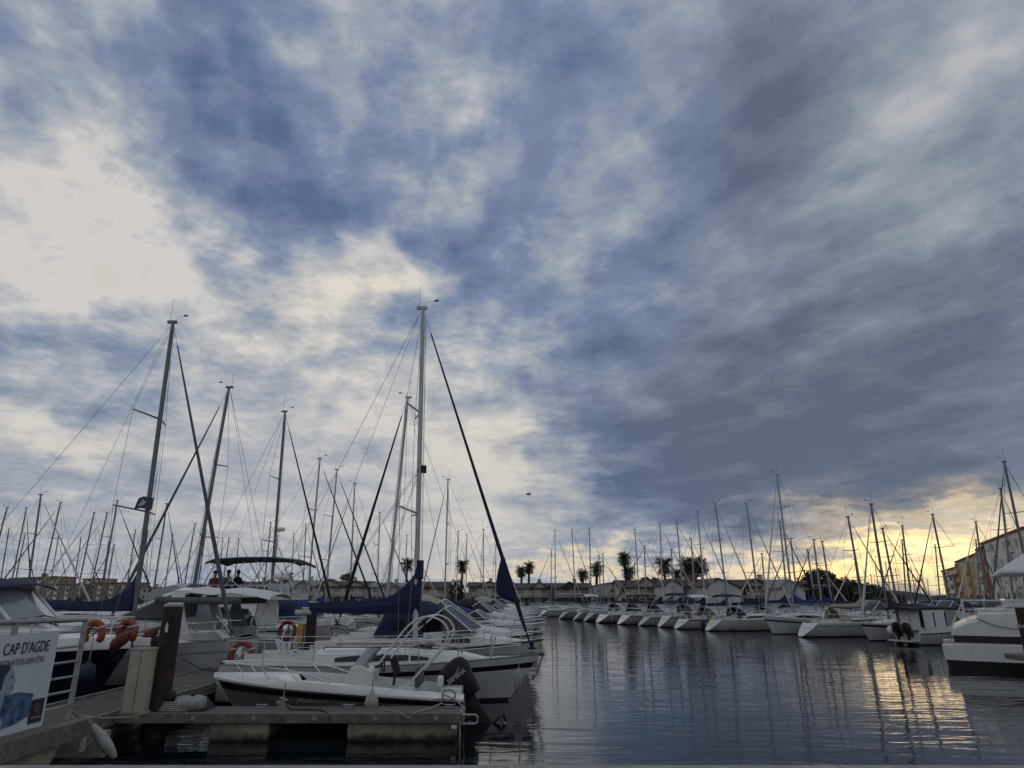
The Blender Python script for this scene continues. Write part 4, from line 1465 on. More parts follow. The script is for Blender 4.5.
for i in range(9):
    u = i / 8
    rings.append([(u * .60, .05 * math.sin(u * 7), .0 + .03 * math.sin(u * 5)), (u * .60 + (.06 if i == 0 else 0), .05 * math.sin(u * 7 + .6), .42 - .10 * (1 - u) ** 3 + .03 * math.sin(u * 5))])
q.loft(rings, 0, closed=False, cap0=False, cap1=False)
q.build('cloth', mat('dark_flag_cloth', (.07, .08, .12), .9), fl)
MB().prism([(.16, .12), (.24, .08), (.36, .14), (.44, .26), (.36, .25), (.30, .34), (.24, .24)], (0, -.065, 0), (1, 0, 0), (0, 0, 1), .008).build('emblem', mat('pale_flag_cloth', (.45, .46, .52), .9), fl)
MB().tube([(.60, 0, -.5), (.58, 0, 1.2)], .008, 5).build('halyard', WIRE, fl)

g_mast = 'sailing boats moored beyond the big cruiser'
berth('sailing boat with tall mast leaning towards the dark boat awning, bow away from walkway', G1, (229, 388, 195, 580), 31, -1, WALK_L, cover=BLACK, furl=GREYC, det=2, wire=.009, mr=.10, seed=7, mastm=ALUD, hood=GREYC)
berth('sailing boat whose mast rises just right of the dark flybridge awning', G1, (285, 412, 272, 580), 39.5, 1, WALK_L, cover=ROYAL, furl=BLACK, det=2, wire=.010, mr=.11, seed=8, mastm=ALUD, radar=True)
berth('slim white sailing boat beyond the awning, first of a close pair of masts', G1, (320, 459, 308, 592), 52, 1, WALK_L, cover=NAVY, furl=BLACK, wire=.011, mr=.10, seed=9)
berth('sailing boat beyond the awning, second of a close pair of masts', G1, (337, 470, 326, 592), 57, 1, WALK_L, cover=ROYAL, furl=BLACK, wire=.011, mr=.095, seed=10)
berth('sailing boat with pale mast and foresail sloping down to the left, past the paired masts', G1, (354.6, 484, 350, 590), 62.5, -1, WALK_L, cover=NAVY, furl=SAIL, wire=.012, mr=.095, seed=11, mastm=MASTW)
berth('small distant sailing boat whose thin mast stands just left of the leaning dark foresail', G1, (380, 513, 377.5, 583), 75, 1, WALK_L, cover=NAVY, furl=BLACK, wire=.012, mr=.09, seed=12)
berth('distant sailing boat with its mast in line with the slim palm by the tall mast', G1, (407, 536, 405.3, 590), 100, 1, WALK_L, cover=None, furl=SAIL, wire=.013, mr=.085, seed=13)
berth('sailing boat with mast leaning right and thick dark foresail slanting down to the left', G1, (408, 398, 387.5, 590), 35.5, -1, WALK_R, cover=ROYAL, furl=BLACK, furl_w=.095, det=2, wire=.009, mr=.105, seed=14, spread=1, mastm=MASTW)
berth('sailing boat with lone upright mast halfway between navy boom cover and navy foresail', G1, (448, 480, 445, 590), 60, -1, WALK_R, cover=NAVY, furl=SAIL, wire=.012, mr=.10, seed=15, mastm=MASTW)
berth('sailing boat with short bare mast beside the round clipped bush', G1, (458.5, 532, 456.5, 590), 86, 1, WALK_R, cover=ROYAL, furl=None, wire=.013, mr=.085, seed=16, Lr=(7, 9))
berth('sailing boat with slim mast beside the tall slim palm', G1, (467, 535, 466, 590), 92, 1, WALK_R, cover=NAVY, furl=SAIL, wire=.013, mr=.085, seed=17, mastm=MASTW, Lr=(7, 9))
berth('sailing boat with mast in front of the cream balconied house', G1, (483.6, 530, 483.3, 590), 80, 1, WALK_R, cover=NAVY, furl=None, wire=.013, mr=.085, seed=18, mastm=MASTW, Lr=(7, 9.5))
berth('last sailing boat on the walkway, mast just left of the navy foresail cuff', G1, (496, 541, 495.5, 590), 98, 1, WALK_R, cover=None, furl=SAIL, wire=.013, mr=.08, seed=19, mastm=MASTW, Lr=(8, 10))

# motor boats on the right side of the walkway, bows out
for lab, y, L, hm, can, kw in [
        ('white motor cruiser with navy folding canopy, bow beyond the navy-striped sailing boat', 24.3, 7.6, WHITE, NAVY, dict(aft_open=.36, cabh=.72, canlen=2.3)),
        ('white motor cruiser with high beige canopy behind the navy-canopied one', 28.2, 8.0, WHITE, BEIGEC, dict(cabh=.85, canlen=1.9, wsh=.7)),
        ('white open motor boat with grey canopy, third hull behind the navy-striped sailing boat', 32.0, 7.6, WHITE2, GREYC, dict(cabh=.5, wsh=.4, canlen=1.5)),
        ('white motor cruiser with bright blue tarpaulin over its cockpit', 39.6, 8.2, WHITE, ROYAL, dict(cabh=.6, wsh=.35, canlen=3.2)),
        ('cream motor boat with no canopy beyond the blue-tarpaulin cruiser', 43.6, 8.6, CREAMG, None, dict(cabh=.35, wsh=.3)),
        ('white motor cruiser with black canopy halfway along the walkway', 47.8, 8.0, WHITE, BLACK, dict(cabh=.9, wsh=.5, canlen=1.6)),
        ('white motor boat with low grey canopy and clean bow, far half of the walkway', 52.0, 9.0, WHITE, GREYC, dict(cabh=.4, wsh=.35)),
        ('white motor boat with no canopy in the far half of the walkway', 56.0, 8.6, WHITE2, None, dict(cabh=.6, wsh=.3)),
        ('white motor cruiser with royal blue canopy past the lone upright mast', 64.5, 9.2, WHITE, ROYAL, dict(cabh=.5, wsh=.5)),
        ('white motor boat with beige canopy near the end of the walkway', 69.0, 9.0, WHITE, BEIGEC, dict(cabh=.9)),
        ('rounded white motor boat at the far end, just left of the navy foresail cuff', 74.0, 9.6, WHITE, None, dict(cabh=1.3, wsh=.3))]:
    motorboat(lab, G1, (WALK_R + .95 + (int(y) * 7 % 5) * .12, y), 0, L, hullm=hm, canopy=can, seed=int(y), det=2 if y < 40 else 1, **kw)
for lab, y, L, hm, can, d in [
        ('white motor cruiser with navy canopy, stern to the walkway beyond the dark awning', 44.0, 8.8, WHITE, NAVY, -1),
        ('white motor boat with royal blue canopy, second beyond the dark awning', 48.0, 8.5, WHITE, ROYAL, -1),
        ('grey motor boat without canopy beyond the pale leaning masts', 67.0, 8.5, GREYG, None, -1),
        ('white motor boat with black canopy, farthest on the landward side of the walkway', 71.0, 8.5, WHITE, BLACK, -1)]:
    motorboat(lab, G1, (WALK_L - .95, y), PI, L, hullm=hm, canopy=can, seed=int(y))

# ------------------------------------------------------------------ boats: forest of masts to the left
FOREST = [  # masthead and a lower point of each mast
    (7, 508, 0, 535, -1), (9, 529, 1, 580, 1), (26.5, 508, 12, 580, 1), (25, 535, 16, 578, 1), (41, 495, 32, 560, 1), (60.5, 503, 44, 575, -1), (58.5, 537, 51, 580, 1), (81, 538, 75, 578, 1),
    (94, 513, 82, 570, -1), (107, 513, 90, 592, -1), (108.5, 543, 103, 580, 1), (114, 545, 108, 582, -1), (117.5, 501, 102, 588, 1), (135.5, 530, 128, 580, 1), (148, 530, 141, 578, -1), (167, 504, 154, 588, 1),
    (173, 534, 165, 586, 1), (195, 524, 184, 588, -1), (206, 530, 198, 585, -1), (223, 538, 218, 585, 1), (229, 538, 223, 585, -1), (239, 539, 234, 585, 1), (271, 523, 264, 588, 1), (278, 536, 272, 588, -1), (294, 534, 291, 588, 1), (306, 525, 303, 588, 1)]
SIDES = [(-33.2, 1, (-29.6, -26.2)), (-34.8, -1, (-42, -38.2)), (-59.2, 1, (-55.6, -52)), (-60.8, -1, (-68, -64)), (-85.2, 1, (-81.6, -78))]
used = {}
GF = 'sailing boats on the pontoons to the left'
COVS = [NAVY, ROYAL, BLACK, GREYC, None, NAVY, BEIGEC, ROYAL]
FUR = [SAIL, BLACK, GREYC, SAIL, NAVY, None]
CN = {'navy_canvas': 'navy', 'blue_canvas': 'bright blue', 'black_canvas': 'black', 'grey_canvas': 'grey', 'beige_canvas': 'beige'}
for i, (tx, ty, bx, by, hint) in enumerate(FOREST):
    best = None
    for (edge, sgn, (m0, m1)) in SIDES:
        for k in range(9):
            xm = lerp(m0, m1, k / 8)
            dr = sight(lerp(bx, tx, .1), lerp(by, ty, .1))
            D = xm / dr[0] * dr[1]
            if not 36 < D < 128:
                continue
            zt = at(tx, ty, D).z
            if any(e == edge and s_ == sgn and abs(D - d_) < 3.7 for (e, s_, d_) in used.values()):
                continue
            cost = abs(zt - 12.2) + (3 * max(0, zt - 15)) + (3 * max(0, 9 - zt))
            if best is None or cost < best[0]:
                best = (cost, edge, sgn, D, zt)
    if best is None:
        print('NO BERTH', i)
        continue
    _, edge, sgn, D, zt = best
    used[i] = (edge, sgn, D)
    cv, fu = COVS[(i * 3) % 8], FUR[(i * 5 + i // 3) % 6]
    hm = [WHITE, WHITE, WHITE2, NAVYG, WHITE, CREAMG][i % 6]
    lab = '%s sailing boat with %s, its mast %s from the left edge' % ({'navy_gelcoat': 'dark blue', 'cream_gelcoat': 'cream'}.get(hm.name, 'white'), (CN[cv.name] + ' boom cover') if cv else 'bare boom', ORD[i] if i < 25 else 'twenty-sixth')
    berth(lab, GF, (tx, ty, bx, by), D, hint, edge, cover=cv, furl=fu, hullm=hm, wire=.011 if D < 70 else .014, mr=.105, seed=30 + i, Lr=(8.5, 11.5), mastm=ALUD, furl_w=.085, det=1 if D < 60 else 0)

# ------------------------------------------------------------------ boats: the row across the water
U = Vector((.956, .293))
HEAD = math.atan2(U.y, U.x)
GR = 'sailing boats moored in the row across the water'


def row_boat(label, sx, sy, m, L=None, cover=NAVY, furl=SAIL, bow=False, **kw):
    S = on(sx, sy, 0)
    tx, ty, bx, by = m
    # where along the keel does the mast line fall
    best = None
    for k in range(60):
        s_ = 2.5 + k * .12
        P_ = S.xy + U * s_
        x_, z_, l_ = mast_line(tx, ty, bx, by, P_.y)
        e = abs(x_ - P_.x)
        if best is None or e < best[0]:
            best = (e, s_, x_, z_, l_, P_)
    e, s_, x_, z_, l_, P_ = best
    jit = R([-2.5, 1.5, 3, -1, -3.5, 2, .5][int(sx) % 7])
    if bow:
        L = L or max(8, min(12.5, s_ / .42))
        pos = S.xy + U * L
        return sailboat(label, GR, pos, HEAD + PI + jit, L, L - s_, z_, lean=-l_ / U.x, cover=cover, furl=furl, det=1, wire=.013, mr=.095, **kw)
    L = L or max(8, min(12.5, s_ / .56))
    return sailboat(label, GR, S.xy, HEAD + jit, L, s_, z_, lean=l_ / U.x, cover=cover, furl=furl, det=1, wire=.013, mr=.095, scoop=1.05, **kw)


row_boat('white sailing boat at the open end of the far row, nearest the navy foresail', 541, 614.8, (549, 531, 549, 598), cover=None, furl=SAIL, mastm=MASTW, seed=61)
row_boat('white sailing boat with rounded white transom, second in the far row from its open end', 545.5, 616.5, (572, 530, 575, 590), cover=BLACK, furl=BLACK, mastm=MASTW, seed=62)
row_boat('dark grey hulled sailing boat in the far row with radar and many spreaders', 566, 619, (589.5, 529, 591, 596), cover=BLACK, furl=None, hullm=GREYG, radar=True, spread=3, seed=63)
row_boat('small dark grey sailing boat beneath a pale bimini in the far row', 581, 620.5, (598.5, 556, 600, 596), cover=None, furl=SAIL, hullm=GREYG, bimini=WHITEC, seed=64, L=8)
row_boat('dark sailing boat with black transom, its mast beside the tallest shaggy palm', 592, 621.3, (633, 530, 637.5, 598), cover=BLACK, furl=SAIL, mastm=MASTW, hood=BLACK, hullm=GREYG, seed=75)
row_boat('white sailing boat with broad open transom below the house with the pale sloping roof', 605, 622.8, (659.5, 524, 662, 596), cover=BLACK, furl=SAIL, mastm=MASTW, hood=BLACK, seed=65)
row_boat('white sailing boat with broad open transom and black bimini, before the wide balconied house', 627, 624.5, (674.7, 524, 681, 596), cover=NAVY, furl=SAIL, hood=NAVY, bimini=BLACK, seed=66)
row_boat('narrow white sailing boat with canoe-like stern in the far row', 648, 625.8, (690, 539, 693.5, 598), L=9, cover=NAVY, furl=SAIL, hullm=WHITE2, B=2.4, seed=67)
row_boat('white sailing boat with navy sprayhood and bimini before the first blank grey gable', 668, 627.2, (697, 512, 704.6, 598), cover=NAVY, furl=SAIL, hood=NAVY, bimini=NAVY, mastm=MASTW, seed=68)
row_boat('white sailing boat under a pale awning, left of the wide grey gable', 685, 629, (714.6, 504, 726, 592), cover=NAVY, furl=SAIL, bimini=WHITEC, hood=GREYC, seed=69)
row_boat('white sailing boat with scooped transom and navy bimini below the wide grey gable', 717, 631, (746, 504, 757.5, 597), cover=NAVY, furl=SAIL, hood=NAVY, bimini=NAVY, seed=70)
row_boat('white sailing boat with the tallest mast of the far row and blue boom cover', 766, 634.5, (778, 475, 794, 600), cover=ROYAL, furl=SAIL, bow=True, seed=72, mastm=ALU, spread=3)
row_boat('white sailing boat with heart-shaped transom and pale wheelhouse in the far row', 812, 637, (845.8, 518, 859, 590), cover=BEIGEC, furl=SAIL, hood=BEIGEC, cabm=CREAMG, seed=73, mastm=ALUD)
row_boat('white sailing boat, bow to the water, next to the black-canopied cabin boat', 859, 641, (867, 505, 881, 596), cover=BLACK, furl=SAIL, bow=True, seed=74, mastm=ALUD)

# fenders and buoys along the far row
for i, (px, py, w_) in enumerate(((612, 617, 'white transom below the pale sloping roof'), (636, 618.5, 'boat with the black bimini'), (655, 619.5, 'narrow canoe-sterned boat'), (678, 621, 'boat with navy sprayhood and bimini'),
                                  (703, 623, 'boat under the pale awning'), (733, 625, 'boat with the scooped transom'), (827, 630, 'boat with the pale wheelhouse'))):
    D = stern_D(px) if False else on(px, py + 6, 0).y
    p = at(px, py, D - .6)
    fender('%s fender at the far row hanging on the %s' % (['white', 'blue', 'white', 'dark', 'blue', 'white', 'blue'][i], w_), (p.x, p.y, max(.45, p.z - .1)), .6, .14, [FENDER, FENDERB, FENDER, RUBBER, FENDERB, FENDER, FENDERB][i], (0, 0, 0), .35)
for px, py, m_, w_ in ((708, 616.5, YELLOW, 'yellow horseshoe lifebuoy on the stern rail of the awning-covered boat'), (746, 616, YELLOW, 'yellow horseshoe lifebuoy on the stern rail below the wide grey gable'), (690, 617.5, RED, 'red horseshoe lifebuoy on a far row stern rail')):
    D = on(px, 629, 0).y
    p = at(px, py, D)
    lifebuoy(w_, (p.x, p.y, p.z), HEAD + PI / 2, m_, .3)

GR2 = 'masts of boats on the second pontoon across the water'


def stern_D(px):            # distance of the front row's stern line along this sight line
    d = sight(px, 630)
    a_, b_ = Vector((6.5, 96)), Vector((23.3, 41))
    n = Vector((-(b_ - a_).y, (b_ - a_).x))
    k = a_.dot(n) / (d[0] * n.x + d[1] * n.y)
    return d[1] * k


R2 = [('thin mast close beside the first mast of the far row', (551.3, 550, 551, 598), None),
      ('short mast between pale palm and round-headed palm', (603, 554, 603.6, 598), 106),
      ('slim mast behind the wide balconied house row, right of the twin-armed lamp', (644.6, 546, 646, 598), None),
      ('short dark mast left of the single full palm', (671.5, 550, 673, 598), None),
      ('mast with dark furled sail, left of the tallest mast', (762, 554, 766, 600), 74),
      ('shorter mast standing just before the tallest mast', (780, 522, 787.5, 600), 66),
      ('mast leaning close behind the tallest mast', (791, 539, 797, 600), 70),
      ('first of three slim masts before the round dark tree', (807.5, 550, 814.5, 600), 68),
      ('second of three slim masts before the round dark tree', (813.7, 540, 821.2, 600), 64),
      ('third of three slim masts before the round dark tree', (822, 542, 831.5, 600), 66),
      ('mast rising over the low end of the tree line', (855, 560, 861, 600), 66),
      ('dark mast against the yellow sky, first right of the trees', (882, 529, 895, 592), 60),
      ('upright dark mast in the middle of the yellow sky', (903, 526, 911, 596), 66),
      ('thin straight mast crossing the middle dark one in the yellow sky', (903.5, 540, 906, 598), 78),
      ('tall dark mast left of the tan apartment block', (932, 515, 950, 600), 62),
      ('thinner mast paired with the tall one by the tan block', (936.5, 545, 940, 600), 88),
      ('mast before the tall tan apartment block', (977, 522, 984.5, 580), 66),
      ('second thinner mast before the tall tan apartment block', (978, 540, 980.5, 600), 80),
      ('tall mast at the right edge, above the white canopy', (1004.5, 462, 1023, 550), 47),
      ('thin mast just left of the tall one above the white canopy', (1004, 488, 1010, 560), 58)]
for i, (lab, m, D) in enumerate(R2):
    D = D or stern_D(m[2]) + 13
    xf, zt, ln = mast_line(*m, D)
    bowin = i % 2 == 0
    L = 9.5 + (i * 7 % 5) * .4
    mx = L * .57
    sgn = -1 if bowin else 1
    pos = Vector((xf, D)) - U * (sgn * mx)
    sailboat('white sailing boat, %s' % lab, GR2, pos, HEAD + (PI if bowin else 0), L, mx, zt, lean=ln / U.x * sgn, cover=COVS[i % 8], furl=FUR[(i + 2) % 6], det=1, wire=.014, mr=.10, seed=90 + i, mastm=ALUD if i > 10 else ALU, hood=[None, NAVY, BLACK][i % 3])

GF2 = 'tiny masts far up the open channel'
rg = random.Random(77)
FARM = [(872, 574, 190), (878, 566, 175), (884.5, 571, 205), (889, 562, 180), (893, 575, 220), (898, 568, 195), (909, 574, 215), (914, 566, 185), (919, 577, 230), (923.5, 570, 200), (928, 579, 225), (916, 581, 240), (905, 582, 245), (886, 583, 250)]
for i, (px, py, D) in enumerate(FARM):
    xf, zt, ln = mast_line(px, py, px + 3.0, 604, D)
    sailboat('distant white sailing boat up the channel, %s tiny mast from the trees' % ORD[sorted(FARM).index((px, py, D))], GF2, (xf - 5 * (1 if i % 2 else -1), D), 0 if i % 2 else PI, 9, 5, zt, lean=0, cover=None, furl=None, det=0, wire=.02, mr=.13, seed=120 + i, mastm=ALUD, spread=1, vane=False)
for i, (lab, px, D, can) in enumerate([('white motor cruiser moored before the tan apartment blocks', 948, 70, GREYC), ('small white motor boat with low black awning far beyond the cabin boat', 915, 58, BLACK), ('white motor boat between the slim masts and the dark trees', 838, 62, None),
                                       ('white motor cruiser with navy canopy at the foot of the pale corner building', 985, 60, NAVY)]):
    p = at(px, 610, D)
    motorboat(lab, 'motor boats across the water', (p.x, D), HEAD + (PI if i % 2 else 0), 8.5, canopy=can, seed=140 + i)

# ------------------------------------------------------------------ jetty: walkway, finger pier, gangway
wk = thing('pontoon_walkway', 'long grey planked walkway running away between the moored boats', 'pontoon', (0, 0, 0))
MB().span(WALK_L + .13, WALK_R - .13, 11.6, 104, .42, .5).build('deck', PLANK_X, wk)
for x in (WALK_L + .065, WALK_R - .065):
    MB().span(x - .065, x + .065, 11.6, 104, .30, .54).build('edge_beam', BEAM, wk)
for k in range(9):
    MB().span(WALK_L + .15, WALK_R - .15, 12 + k * 11, 16 + k * 11, -.3, .418).build('float', FLOATM, wk)
fp = thing('finger_pier', 'short planked finger pier on two concrete floats, in front of the speedboat', 'pontoon', (0, 0, 0))
MB().span(WALK_R + .01, -1.06, 14.74, 15.42, .42, .497).build('deck', PLANK_Y, fp)
MB().span(WALK_R + .01, -1.0, 14.60, 14.735, .33, .50).build('edge_beam', BEAM, fp)
MB().span(WALK_R + .01, -1.0, 15.425, 15.55, .33, .50).build('edge_beam', BEAM, fp)
MB().span(-1.055, -.98, 14.74, 15.42, .33, .505).build('end_beam', GALV, fp)
for x0, x1 in ((-5.98, -4.80), (-3.26, -1.12)):
    q = MB()
    q.prism([(x0 + .03, -.4), (x1 - .03, -.4), (x1, .33), (x0, .33)], (0, 14.68, 0), (1, 0, 0), (0, 0, 1), -.8)
    q.build('float', FLOATM, fp, bevel=.02)
def cleat(x, y, z, rz, parent):
    q = MB()
    c_, s_ = math.cos(rz), math.sin(rz)
    f = lambda u, v, w: (x + u * c_ - v * s_, y + u * s_ + v * c_, z + w)
    q.tube([f(-.13, 0, .075), f(-.06, 0, .06), f(.06, 0, .06), f(.13, 0, .075)], [.01, .018, .018, .01], 6)
    for u in (-.045, .045):
        q.tube([f(u, 0, 0), f(u, 0, .06)], .016, 6)
    q.box((x, y, z + .008), (.16, .06, .016), 0, (0, 0, rz))
    q.build('cleat', GALV, parent)


for x in (-6.9, -5.2, -3.4, -1.3):
    cleat(x, 15.3, .50, 0, fp)
for y in (16.5, 18.2, 20.4, 22.2, 24.6, 26.5):
    for x in (WALK_L + .2, WALK_R - .2):
        cleat(x, y, .503, PI / 2, wk)
for x in (-7.4, -6.3, -5.1, -3.9, -2.7, -1.5):       # bolt plates along the pier edge
    MB().box((x, 14.596, .42), (.09, .014, .09)).build('bolt_plate', GALV, fp)
q = MB()
q.tube([(-.99, 14.66, .47), (-.72, 14.66, .47), (-.68, 14.66, .43), (-.68, 14.66, .34), (-.74, 14.66, .31), (-.99, 14.66, .31)], .025, 6)
q.build('end_loop', GALV, fp)
MB().tube([(-1.02, 14.57, .36), (-1.02, 14.57, .1), (-1.02, 14.56, -.6)], .02, 6).build('hanging_chain', GALV, fp)
MB().box((-1.14, 14.575, .27), (.1, .04, .06)).build('bracket', WHITEP, fp)
MB().prism([(0, 0), (.42, 0), (.1, .34)], (-6.62, 15.42, .5), (1, 0, 0), (0, 0, 1), .5).build('corner_guard', RUBBER, fp)
q = MB()
q.tube([(-4.62, 14.98, .62), (-4.5, 14.97, .53), (-4.3, 15.0, .52), (-3.9, 14.95, .52), (-3.7, 14.7, .515), (-3.6, 14.58, .45), (-3.55, 14.56, .32)], .016, 5)
tag(q.build('mooring_line', ROPED), 'dark rope lying over the planks of the finger pier', 'rope')
q = MB()
q.tube([(-2.6, 14.95, .52), (-2.35, 14.8, .515), (-2.2, 14.62, .51), (-2.05, 14.57, .42), (-1.9, 14.66, .52), (-1.7, 15.0, .52), (-1.45, 15.3, .6)], .018, 5)
tag(q.build('mooring_line', ROPE), 'pale rope looped over the pier edge below the outboard', 'rope')

# heap of white fender and rope by the pile
hp = thing('fender', 'grubby white fender with dark end lying on a heap of rope', 'fender', (-6.75, 14.98, .62), 0, None)
MB().lathe([(.03, -.32), (.12, -.26), (.15, -.12), (.15, .2), (.12, .3), (.03, .34)], (.18, 0, .02), 14, axis='x').build('body', FENDER, hp)
MB().ball((-.24, 0, .14), (.13, .12, .14), 12, 8).build('dark_end', RUBBER, hp)
q = MB()
for k in range(5):
    q.tube([(-.1 + (.22 - .015 * k) * math.cos(a) * 1.5, (.16 - .01 * k) * math.sin(a), -.10 + .035 * k) for a in [6.2832 * j / 16 for j in range(16)]], .022, 6, closed=True)
q.tube([(-.35, .02, -.1), (-.6, -.1, -.11), (-.85, -.2, -.115), (-1.02, -.3, -.115)], .022, 6)
q.build('rope_coil', ROPE, hp)

# piles and post box
pl = thing('mooring_pile', 'thick dark timber pile at the near end of the walkway', 'mooring pile', (-7.22, 15.06, 0))
MB().tube([(0, 0, -1), (0, 0, .4), (0, 0, 1.5), (0, 0, 2.5)], [.21, .205, .20, .195], 20).build('post', PILE, pl)
MB().lathe([(.02, 2.5), (.2, 2.5), (.205, 2.53), (.17, 2.56), (.02, 2.57)], (0, 0, 0), 20).build('cap', GALV, pl)
q = MB()
q.prism([(-.02, 0), (.03, 0), (.02, .16), (0, .2), (-.03, .1)], (.02, -.203, 2.0), (1, 0, 0), (0, 0, 1), .012)
q.build('scratch_mark', WHITEP, pl)
pl2 = thing('mooring_pile', 'dark timber pile farther along the walkway with yellow box beside it', 'mooring pile', (-7.62, 27, 0))
MB().tube([(0, 0, -1), (0, 0, 1), (0, 0, 2.5)], [.2, .19, .185], 16).build('post', PILE, pl2)
MB().lathe([(.02, 2.5), (.19, 2.5), (.15, 2.55), (.02, 2.56)], (0, 0, 0), 16).build('cap', GALV, pl2)
bx = thing('service_post', 'yellow service box standing against the farther pile', 'service post', (-7.98, 27.0, .54))
MB().box((0, 0, .85), (.22, .3, .7)).build('cabinet', YELLOW, bx, bevel=.02)
MB().box((0, 0, .25), (.16, .2, .5)).build('pedestal', GALV, bx)
sb = thing('service_post', 'tall beige two-panelled service box beside the thick pile', 'service post', (-7.53, 14.73, .5))
for sx in (-1, 1):
    MB().box((sx * .115, 0, .60), (.22, .2, 1.16)).build('panel', BEIGEC if False else mat('beige_plastic', (.36, .33, .26), .7, var=.15), sb, bevel=.012)
MB().box((0, 0, 1.19), (.48, .23, .035)).build('lid', mat('beige_plastic', (.36, .33, .26)), sb)
MB().box((0, 0, .012), (.5, .24, .03)).build('base', GALV, sb)

# lifebuoys
lb = lifebuoy('orange horseshoe lifebuoy on a post behind the speedboat bow', (-7.72, 20.6, 1.06), R(8), RED, .36)
ps = MB().span(-7.75, -7.69, 20.66, 20.72, .5, 1.15).build('lifebuoy_post', GALV)
tag(ps, 'short galvanised post holding the orange horseshoe lifebuoy', 'post')
lifebuoy('orange-red ring lifebuoy with white line, beside the farther pile', (-9.0, 28.6, 1.4), R(-10), RED, .33, horseshoe=False)
p_ = MB().span(-9.03, -8.97, 28.68, 28.74, .5, 1.75).build('lifebuoy_post', GALV)
tag(p_, 'galvanised post behind the ring lifebuoy near the farther pile', 'post')

# gangway with rail and banner
RAILM = mat('dull_aluminium_rail', (.30, .31, .31), .45, metal=.3, var=.15, scale=6)
gw_ = thing('gangway', 'railed timber gangway leading down from the quay to the walkway', 'gangway', (0, 0, 0))
MB().span(-7.4, -5.74, 7.07, 9.95, 1.05, 1.13).build('deck', PLANK_X, gw_)
MB().span(-5.735, -5.58, 7.07, 9.95, .96, 1.17).build('side_beam', BEAM, gw_)
MB().prism([(7.07, .2), (8.9, .2), (9.4, .95), (7.07, .95)], (-5.80, 0, 0), (0, 1, 0), (0, 0, 1), .12).build('side_wall', FLOATM, gw_)
MB().add([(-7.5, 9.96, 1.1), (-6.6, 9.96, 1.1), (-8.0, 12.6, .56), (-9.4, 12.6, .56), (-7.5, 9.96, 1.02), (-6.6, 9.96, 1.02), (-8.0, 12.6, .5), (-9.4, 12.6, .5)], [(0, 1, 2, 3), (4, 5, 6, 7), (0, 1, 5, 4), (1, 2, 6, 5), (2, 3, 7, 6), (3, 0, 4, 7)]).build('ramp', PLANK_Y, gw_)
for i, (y0, z0) in enumerate(((10.3, 1.0), (10.9, .82))):
    MB().span(-7.6, -5.95, y0, y0 + .14, z0 - .34, z0).build('ramp_beam', CONC, gw_)
rl = MB()
rl.tube([(-5.93, 7.2, 2.43), (-5.93, 9.9, 2.40)], .03, 10)
rl.tube([(-5.93, 7.2, 2.27), (-5.93, 9.9, 2.25)], .018, 8)
rl.build('handrail', RAILM, gw_)
for y in (7.25, 8.5, 9.88):
    MB().box((-5.93, y, 1.77), (.05, .05, 1.3)).build('rail_post', RAILM, gw_)
q = MB()
for z in (1.32, 1.50, 1.68, 1.87, 2.06):
    q.tube([(-5.93, 8.5, z + .01), (-5.93, 9.88, z)], .016, 8)
q.build('rail_bar', RAILM, gw_)

bn = thing('banner', 'printed resort banner with woman and sea, fixed to the gangway railing', 'banner', (-5.885, 9.27, 1.17), 0)
# banner plane: local x along -y (towards the quay) mirrored so text reads from the water side
BW, BH = 2.15, 1.10


def banner_pt(u, v, o=0.):       # u from the far end leftwards is negative in the picture: u=0 far edge
    return (.012 + o, -u, v)


def flat(name, poly, m, o, parent=None):
    q = MB()
    P_ = [banner_pt(u, v, o) for u, v in poly]
    Q_ = [banner_pt(u, v, o - .003) for u, v in poly]
    n = len(P_)
    q.add(P_ + Q_, [tuple(range(n)), tuple(range(n, 2 * n))[::-1]] + [(i, (i + 1) % n, n + (i + 1) % n, n + i) for i in range(n)])
    return q.build(name, m, parent or bn)


VIN = mat('banner_vinyl', (.56, .60, .64), .5, var=.06, scale=1.5)
VSEA = mat('banner_blue_print', (.07, .13, .25), .5, var=.6, scale=9)
VHAIR = mat('banner_dark_blue_print', (.016, .03, .06), .5, var=.3, scale=6)
VFACE = mat('banner_face_print', (.27, .34, .42), .5, var=.2, scale=6)
VINK = mat('banner_ink', (.012, .018, .03), .6)
VLOGO = mat('banner_logo_violet', (.015, .012, .03), .5)
flat('sheet', [(0, 0), (BW, 0), (BW, BH), (0, BH)], VIN, 0)
flat('sea_print', [(.28, .40), (.32, .30), (.30, .16), (.5, .10), (1.0, .06), (1.5, .05), (1.5, .42), (1.1, .40), (.8, .44), (.55, .45)], VSEA, .008)
# profile of a woman looking to the right of the picture (towards the far edge)
flat('hair_print', [(0.960, 0.790), (0.830, 0.780), (0.750, 0.710), (0.790, 0.620), (0.790, 0.500), (0.850, 0.360), (1.030, 0.300), (1.280, 0.340), (1.250, 0.550), (1.130, 0.720)], VHAIR, .012)
flat('face_print', [(0.790, 0.750), (0.715, 0.690), (0.700, 0.640), (0.660, 0.585), (0.690, 0.565), (0.680, 0.535), (0.695, 0.520), (0.685, 0.490), (0.730, 0.455), (0.810, 0.440), (0.830, 0.300), (0.990, 0.240), (0.950, 0.400), (0.880, 0.520), (0.870, 0.640)], VFACE, .016)
flat('eye_print', [(0.730, 0.645), (0.770, 0.650), (0.765, 0.632), (0.735, 0.630)], VHAIR, .020)
flat('lip_print', [(0.690, 0.535), (0.730, 0.530), (0.705, 0.515)], VHAIR, .020)
flat('shoulder_print', [(1.130, 0.300), (0.850, 0.260), (0.750, 0.160), (0.790, 0.060), (1.230, 0.050)], VFACE, .016)
